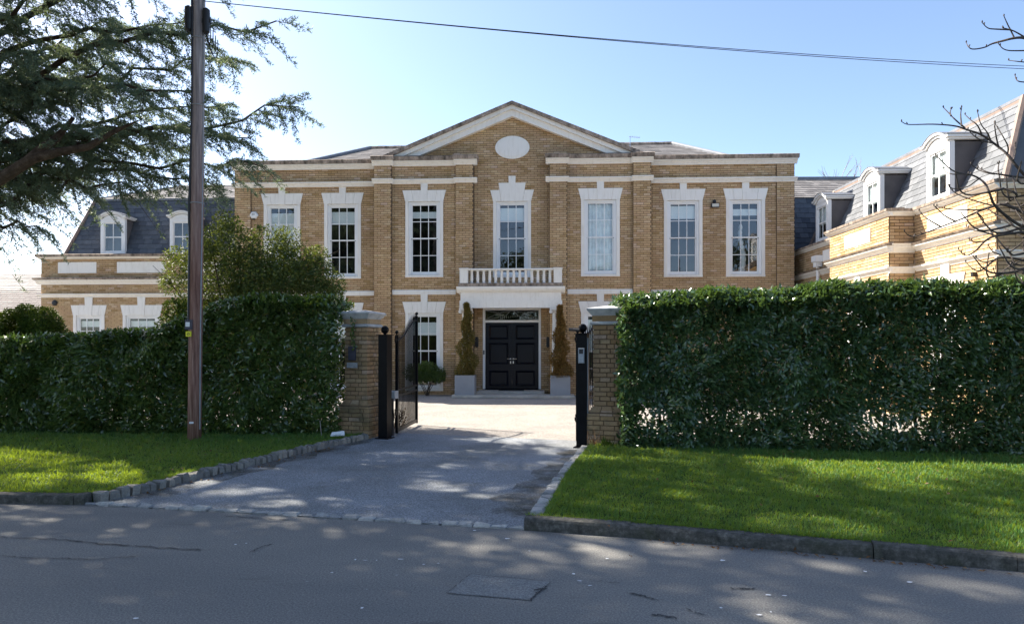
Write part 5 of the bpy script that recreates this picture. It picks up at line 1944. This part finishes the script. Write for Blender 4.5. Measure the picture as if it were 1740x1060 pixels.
def spray(p0, d, L, droop, dens=1.0):
    """flat cedar spray: a twig with side twigs set with needle tufts"""
    d = d / np.linalg.norm(d)
    side = np.cross(d, [0, 0, 1.0])
    ln = np.linalg.norm(side)
    side = side / ln if ln > .1 else np.array([1.0, 0, 0])
    n = max(3, int(L / .085 * dens))
    q = []
    for i in range(n):
        t = (i + .5) / n
        c = p0 + d * L * t + np.array([0, 0, -droop * L * t * t])
        q.append(c)
        k = max(2, int(L * t * 0 + 3))
        for s in (-1, 1):
            l = cr_.uniform(.14, .34) * (1.15 - .7 * t)
            dd = d * .75 + side * s * .8 + cr_.normal(size=3) * .22 + np.array([0, 0, -.18 - .5 * droop])
            dd /= np.linalg.norm(dd)
            m_ = max(2, int(l / .036))
            for j in range(m_):
                tt = (j + .4) / m_
                TP.append(c + dd * l * tt + np.array([0, 0, -.10 * l * tt * tt]))
                TD.append(dd)
        for j in range(2):
            TP.append(c + cr_.normal(size=3) * .02)
            TD.append(d + cr_.normal(size=3) * .3)
    wood.tube([p0, (p0 + q[-1]) / 2 + np.array([0, 0, droop * L * .1]), q[-1]], [.008, .006, .003], 3)


def limb(z0, tip, arch, r0, droop=.35, dens=1.0, start=.22):
    a = CT + np.array([0, 0, z0])
    c = np.array(tip, float)
    b = (a + c) / 2 + np.array([0, 0, arch])
    L = np.linalg.norm(c - a)
    n = 14
    pts = bez(a, b, c, n)
    pts[2:-1] += cr_.normal(size=(n - 3, 3)) * .07
    wood.tube([tuple(p) for p in pts], [.72 * r0 * (1 - .93 * (i / (n - 1)) ** .8) + .006 for i in range(n)], 8)
    k = int(L / .225 * dens)
    for i in range(k):
        t = start + (1 - start) * (i + cr_.random()) / k
        f = t * (n - 1)
        i0 = min(int(f), n - 2)
        p = pts[i0] + (pts[i0 + 1] - pts[i0]) * (f - i0)
        d = pts[i0 + 1] - pts[i0]
        d = d / np.linalg.norm(d)
        hd = np.array([d[0], d[1], 0]) / max(np.hypot(d[0], d[1]), .1)
        s = 1 if i % 2 else -1
        ang = s * cr_.uniform(.45, 1.25)
        ca, sa = math.cos(ang), math.sin(ang)
        dd = np.array([hd[0] * ca - hd[1] * sa, hd[0] * sa + hd[1] * ca, cr_.uniform(-.30, .22) + d[2] * .5])
        l = cr_.uniform(.65, 1.5) * (1.12 - .55 * t) * min(1, L / 6 + .3)
        spray(p, dd, l, droop * cr_.uniform(.4, 1.5))
        if cr_.random() < .28:
            spray(p, dd * .35 + np.array([0, 0, -1.0]), l * .75, .1)
    spray(pts[-2], pts[-1] - pts[-3], .55, droop * .4)


def T3(px, py, Y):
    return np.array(P(px, py, Y))


vis = [(4.6, (508, 182, 13.0), .3, .10, .05), (5.2, (470, 36, 12.6), 1.4, .12, .5), (4.2, (452, 285, 13.6), .9, .10, .6), (5.4, (402, 100, 14.2), .8, .1, .3),
       (4.8, (425, 235, 12.6), .9, .10, .3), (4.0, (372, 318, 13.9), 1.3, .10, .5), (3.4, (238, 330, 13.2), 1.2, .11, .8), (2.9, (78, 400, 13.0), 1.1, .10, .8),
       (3.1, (50, 330, 13.6), .9, .09, .7), (5.5, (345, 160, 11.6), .9, .11, .4), (6.3, (300, 60, 13.0), .9, .11, .4), (5.2, (205, 120, 12.0), .8, .1, .5),
       (6.4, (420, -70, 12.0), 1.3, .12, .5), (7.2, (300, -90, 13.4), 1.2, .12, .5), (6.2, (150, -30, 11.0), 1.0, .11, .5), (4.4, (110, 180, 13.0), .7, .09, .3),
       (4.4, (262, 225, 14.4), .8, .1, .5), (5.4, (330, 30, 15.0), 1, .1, .4), (4.9, (190, 30, 14.6), .9, .1, .5), (4.3, (330, 250, 15.2), .8, .1, .4),
       (3.9, (190, 255, 13.6), .9, .1, .6), (4.9, (60, 90, 11.2), .8, .1, .5), (3.6, (140, 300, 14.8), .9, .09, .6), (5.8, (250, 150, 15.4), .7, .1, .4), (4.6, (385, 180, 14.8), .8, .1, .35)]
for (z0, tip, ar, r0, dr) in vis:
    limb(z0, T3(*tip), ar, r0, dr)
# the bare lower limb that forks in view
wood.tube([tuple(T3(-130, 370, 12.10)), tuple(T3(0, 305, 12.00)), tuple(T3(55, 270, 11.90)), tuple(T3(100, 258, 11.90)), tuple(T3(150, 250, 11.90)), tuple(T3(190, 226, 11.90)), tuple(T3(235, 205, 11.90))], [.125, .105, .09, .075, .06, .04, .012], 9)
wood.tube([tuple(T3(40, 280, 11.95)), tuple(T3(72, 252, 12.00)), tuple(T3(96, 236, 12.10)), tuple(T3(125, 200, 12.30))], [.085, .08, .065, .03], 9)
for i in range(52):        # the rest of the crown, above and beyond the frame
    z = 5.5 + 10.5 * (i / 52) ** .9
    az = i * 2.39996 + .5
    ln = (9.6 - .62 * (z - 5.5)) * cr_.uniform(.8, 1.05)
    ca, sa = math.cos(az), math.sin(az)
    if sa > .55 and z < 11:
        ln *= .62
    tip = CT + np.array([ca * ln, sa * ln, z + cr_.uniform(.2, 1.0)])
    if abs(tip[0]) < .78 * tip[1] and tip[2] < 1.6 + .55 * tip[1]:
        continue
    limb(z, tip, .8, .12, .35, .9)
TP = np.array(TP)
TD = unit(np.array(TD))
wood.build('trunk', 'bark', cedar)
nt_ = len(TP)
K = 4
V = []
dd = np.repeat(TD, K, 0) * .55 + unit(cr_.normal(size=(nt_ * K, 3)))
dd = unit(dd)
pp_ = np.repeat(TP, K, 0) + cr_.normal(size=(nt_ * K, 3)) * .006
ll = cr_.uniform(.045, .078, nt_ * K)[:, None]
ss = unit(np.cross(dd, rand_dirs(nt_ * K))) * cr_.uniform(.0055, .0095, nt_ * K)[:, None]
V = np.stack([pp_ - ss, pp_ + ss, pp_ + dd * ll], 1).reshape(-1, 3)
T = np.arange(nt_ * K * 3).reshape(-1, 3)
put('crown', tri_mesh('crown', V, T, 'needle'), cedar, kind='stuff')
print('cedar tufts', nt_)


# ------------------------------------------------------------------ bare tree at the verge
bt = thing('bare_tree', 'leafless grey tree reaching across the sunlit wing from the verge', 'tree', (0, 0, 0))
BY = 8.6
tx = 7.55
m = MB()
m.tube([(tx, BY, .05), (tx - .05, BY, 1.5), (tx + .05, BY + .05, 3.2), (tx + .2, BY, 5.0), (tx + .1, BY + .1, 6.4)], [.15, .125, .10, .07, .03], 10)
rb = random.Random(12)
paths = [
    [(1880, 470), (1790, 350), (1733, 290), (1712, 262), (1697, 250), (1668, 228), (1640, 220), (1625, 214), (1588, 211), (1556, 212), (1540, 212), (1532, 207)],
    [(1640, 218), (1622, 203), (1610, 190), (1603, 183)], [(1616, 197), (1614, 191), (1616, 186)], [(1634, 214), (1632, 195), (1634, 183)],
    [(1668, 228), (1661, 212), (1650, 205), (1640, 195)], [(1683, 238), (1678, 225), (1666, 212), (1661, 190)], [(1697, 250), (1693, 235), (1690, 215), (1691, 209)],
    [(1712, 262), (1714, 250), (1706, 235), (1697, 220), (1690, 209)], [(1690, 244), (1670, 240), (1655, 232), (1645, 220)], [(1722, 272), (1726, 258), (1725, 245)],
    [(1880, 400), (1760, 303), (1720, 300), (1697, 296), (1680, 294), (1662, 285)], [(1690, 296), (1676, 294), (1660, 288), (1650, 279)], [(1697, 296), (1696, 284), (1698, 277)],
    [(1880, 460), (1740, 390), (1690, 352), (1682, 330), (1675, 312), (1662, 302), (1650, 297), (1635, 295), (1620, 297), (1607, 293), (1604, 287)], [(1635, 295), (1618, 291), (1598, 272), (1590, 264)], [(1665, 303), (1655, 310), (1645, 318), (1620, 322), (1612, 316)],
    [(1880, 500), (1760, 372), (1705, 345), (1690, 350), (1660, 360), (1640, 370), (1600, 385), (1575, 395), (1553, 403), (1543, 400), (1537, 393)], [(1600, 386), (1580, 375), (1567, 365), (1562, 358)], [(1625, 377), (1605, 367), (1595, 357), (1587, 350)], [(1668, 357), (1640, 357), (1605, 355), (1592, 350)], [(1660, 361), (1672, 372), (1670, 380)], [(1690, 350), (1668, 345), (1640, 336), (1622, 328), (1613, 318)],
    [(1880, 520), (1760, 392), (1690, 400), (1672, 410), (1660, 425), (1645, 435), (1637, 433), (1629, 424)], [(1672, 410), (1655, 412), (1647, 407)], [(1690, 400), (1668, 393), (1650, 391), (1642, 385)],
    [(1880, 540), (1770, 450), (1700, 433), (1680, 450), (1665, 462), (1652, 457), (1641, 445)], [(1688, 442), (1670, 447), (1658, 437)], [(1700, 433), (1686, 428), (1680, 418)], [(1740, 440), (1710, 455), (1695, 470), (1688, 458)],
    [(1880, 250), (1760, 72), (1740, 64), (1722, 65), (1700, 71), (1684, 75), (1675, 81), (1652, 85), (1645, 80), (1642, 73)], [(1745, 66), (1725, 54), (1714, 50), (1704, 48)], [(1724, 66), (1718, 53), (1712, 42), (1706, 28)], [(1718, 51), (1690, 50), (1678, 49), (1669, 39)], [(1780, 85), (1728, 87), (1706, 86), (1696, 74)],
    [(1780, 112), (1760, 108), (1730, 105), (1714, 103)], [(1790, 145), (1760, 140), (1732, 140), (1726, 135), (1725, 129)]]
def smooth(pts, k=3):
    for _ in range(k):
        q = [pts[0]]
        for a, b in zip(pts, pts[1:]):
            q += [tuple(np.array(a) * .75 + np.array(b) * .25), tuple(np.array(a) * .25 + np.array(b) * .75)]
        pts = q + [pts[-1]]
    return pts
for path in paths:
    main = path[0][0] > 1850
    Y0 = BY + rb.uniform(-.35, .35)
    pts = []
    for i, (x, y) in enumerate(path):
        yy = Y0 + .10 * math.sin(i * 1.3 + Y0 * 9) + (rb.uniform(-.5, .5) * 0)
        p = P(x, y, yy)
        pts.append(tuple(p))
    if main:
        p1 = Vector(pts[1])
        pts[0] = (tx + .03, BY, max(.8, min(6.0, p1.z - .5)))
    sp = smooth(pts, 2)
    n = len(sp)
    r0 = .017 if main else .0065
    m.tube(sp, [max(.0045, r0 * (1 - i / (n - 1)) ** 1.3 + .0045) for i in range(n)], 6)
    e = Vector(sp[-1])
    m.tube([e, e + Vector((0, 0, .012)), e + Vector((0, 0, .03))], [.006, .010, .003], 5)
    for k in range(2 if main else 1):
        e = Vector(sp[int(n * rb.uniform(.5, .9))])
        m.tube([e, e + Vector((rb.uniform(-.02, .02), 0, .03))], [.006, .008], 4)
for k in range(36):           # tangle of upturned twigs near the trunk
    a = P(rb.uniform(1700, 1800), rb.uniform(300, 475), BY + rb.uniform(-.6, .6))
    dx_ = rb.uniform(-.75, .25)
    pts = [a, a + Vector((dx_ * .35, rb.uniform(-.1, .1), -.06)), a + Vector((dx_ * .75, rb.uniform(-.2, .2), -.06 + rb.uniform(-.05, .05))), a + Vector((dx_, rb.uniform(-.2, .2), .14 + rb.uniform(0, .12)))]
    sp = smooth([tuple(p) for p in pts], 2)
    m.tube(sp, [.013 * (1 - i / len(sp)) + .005 for i in range(len(sp))], 5)
m.build('branch', 'twig_bark', bt)

# distant bare crowns over the link roof, pale shrub and far house
def twig_tree(name, label, base, h, spread, n, mat, seed, r0=.05, cat='tree', fan=.5):
    rr = random.Random(seed)
    root = thing(name, label, cat, base)
    mm = MB()
    def grow(p, d, l, r, dep):
        e = p + d * l
        mid = p.lerp(e, .5) + Vector((rr.uniform(-1, 1), rr.uniform(-1, 1), 0)) * l * .06
        mm.tube([p, mid, e], [r, r * .85, r * .65], 4 if dep > 1 else 6)
        if dep >= n or r < .0015:
            return
        for k in range(rr.choice((2, 3, 3))):
            nd = (d + Vector((rr.uniform(-1, 1), rr.uniform(-1, 1), rr.uniform(-.2, .7))) * fan).normalized()
            grow(p.lerp(e, rr.uniform(.55, 1)), nd, l * rr.uniform(.55, .82), r * .62, dep + 1)
    for k in range(spread):
        grow(Vector((rr.uniform(-.2, .2), rr.uniform(-.2, .2), 0)), Vector((rr.uniform(-.5, .5), rr.uniform(-.4, .4), 1)).normalized() if spread > 1 else Vector((0, 0, 1)), h * .36, r0, 0)
    mm.build('branch', mat, root)
    return root


twig_tree('distant_tree', 'faint leafless treetop showing above the slate link roof', (22.5, 50, 0), 17.5, 1, 6, 'pale_twig', 3, .22)
twig_tree('bare_shrub', 'pale leafless shrub with arching twigs in front of the far plum roof', (-15.6, 20.5, .0), 3.1, 7, 4, 'pale_twig', 9, .022, 'shrub', .42)
fh = thing('far_house', 'distant house with plum tiled roof beyond the dome topiary', 'house', (-31, 40, 0))
MB().box(-9, 9, 0, 9, 0, 3.3).build('wall', 'brick', fh)
fr_ = MB().add([(-10, -.6, 3.2), (10, -.6, 3.2), (9.2, 1.3, 5.0), (-9.2, 1.3, 5.0), (6.8, 4.5, 6.35), (-6.8, 4.5, 6.35), (-10, 9.6, 3.2), (10, 9.6, 3.2)], [(0, 1, 2, 3), (3, 2, 4, 5), (1, 7, 4, 2), (0, 3, 5, 6), (5, 4, 7, 6)]).build('roof', 'tile_far', fh)
roof_plane(fr_, 'roof_tile', (-10, -.62, 3.2), (10, -.62, 3.2), (9.2, 1.28, 5.0), (-9.2, 1.28, 5.0), 'tile_far', 14, .35)
roof_plane(fr_, 'roof_tile', (-9.2, 1.3, 5.02), (9.2, 1.3, 5.02), (6.8, 4.5, 6.37), (-6.8, 4.5, 6.37), 'tile', 12, .35)
for (a, b) in ((-7, -5.6), (-2, -.6), (3, 4.4)):
    w_ = MB().box(a, b, -.06, .0, 1, 2.4).build('window', 'white', fh)
    MB().box(a + .1, b - .1, -.08, -.061, 1.1, 2.3).build('pane', 'glass', w_)


# ------------------------------------------------------------------ trees across the road, which the windows mirror
def leafy_tree(loc, h, r, seed, label, n=5200):
    root = thing('roadside_tree', label, 'tree', loc, 0, 'trees on the far side of the road')
    rr = np.random.default_rng(seed)
    m = MB().tube([(0, 0, 0), (.1, 0, h * .4), (0, .1, h * .8)], [.3, .22, .06], 8)
    bl = []
    for k in range(11):
        a = rr.uniform(0, 6.28)
        q = rr.uniform(.2, .75) * r
        z = h * rr.uniform(.38, .9)
        s = r * rr.uniform(.35, .6) * (1.1 - .5 * z / h)
        bl.append((math.cos(a) * q, math.sin(a) * q, z, s, s, s * .8))
        m.tube([(0, 0, h * .35), (math.cos(a) * q * .6, math.sin(a) * q * .6, z * .85), (math.cos(a) * q, math.sin(a) * q, z)], [.1, .06, .02], 5)
    m.build('trunk', 'bark', root)
    clump_shrub(root, bl, n, 'backwood', .34, .20, seed, .3)


for i, (x, y, h, r) in enumerate(((-5.5, -20, 11, 4.2), (2, -27, 11, 4.6), (20, -20, 13, 5))):
    leafy_tree((x, y, 0), h, r, 60 + i, ['bushy tree across the road with a low crown', 'smallest tree standing farthest back across the road', 'tallest spreading tree opposite the brick wing'][i])
# evergreens outside the view that shade the road and verges
def shade_tree(loc, bl, seed, label, n):
    root = thing('roadside_tree', label, 'tree', loc, 0, 'evergreens shading the road')
    m = MB().tube([(0, 0, 0), (.1, 0, 3.5), (.5, .1, 7), (1.2, .1, 10)], [.32, .26, .2, .08], 8)
    for b in bl:
        m.tube([(.2, 0, 4.6), (b[0] * .55, b[1] * .55, b[2] * .8), b[:3]], [.12, .07, .02], 5)
    m.build('trunk', 'bark', root)
    clump_shrub(root, bl, n, 'backwood', .24, .15, seed, .5, .30)


shade_tree((-10.2, 6.2, 0), [(0, 0, 8.5, 2.2, 2.2, 1.8), (2.2, .8, 9.2, 2.0, 2.0, 1.4), (4.2, 1.6, 9.6, 1.9, 1.9, 1.3), (5.9, 2.4, 10.0, 1.7, 1.7, 1.2), (2.8, -1.6, 9.0, 1.9, 1.8, 1.4), (-2.3, 3.3, 8.2, 2.0, 2.0, 1.5), (-.8, 4.3, 9.2, 1.9, 1.9, 1.4), (.2, 2.4, 8.4, 1.7, 1.7, 1.2), (-1.8, -1, 8, 2, 2, 1.5), (4.6, -.8, 10.2, 1.7, 1.7, 1.2), (.6, 2.6, 9.6, 1.7, 1.7, 1.2), (-2, 1.8, 9.4, 1.8, 1.8, 1.3), (7.2, 1.0, 11.0, 1.6, 1.6, 1.1), (6.2, -1.2, 10.8, 1.5, 1.5, 1.1), (8.4, -.4, 11.6, 1.5, 1.5, 1.0)], 80, 'spreading evergreen beside the road whose crown overhangs it', 30000)
shade_tree((-9.4, 2.2, 0), [(0, 0, 7, 2, 2, 1.8), (2.2, .6, 7.6, 1.9, 1.9, 1.4), (3.6, 1.8, 8.4, 1.5, 1.6, 1.2), (-1.5, 1.8, 7.4, 1.8, 1.8, 1.4), (1.2, -1.8, 7.6, 1.8, 1.8, 1.4), (3.6, -.8, 8.2, 1.5, 1.5, 1.1)], 81, 'smaller evergreen at the roadside short of the laurel hedge', 11000)
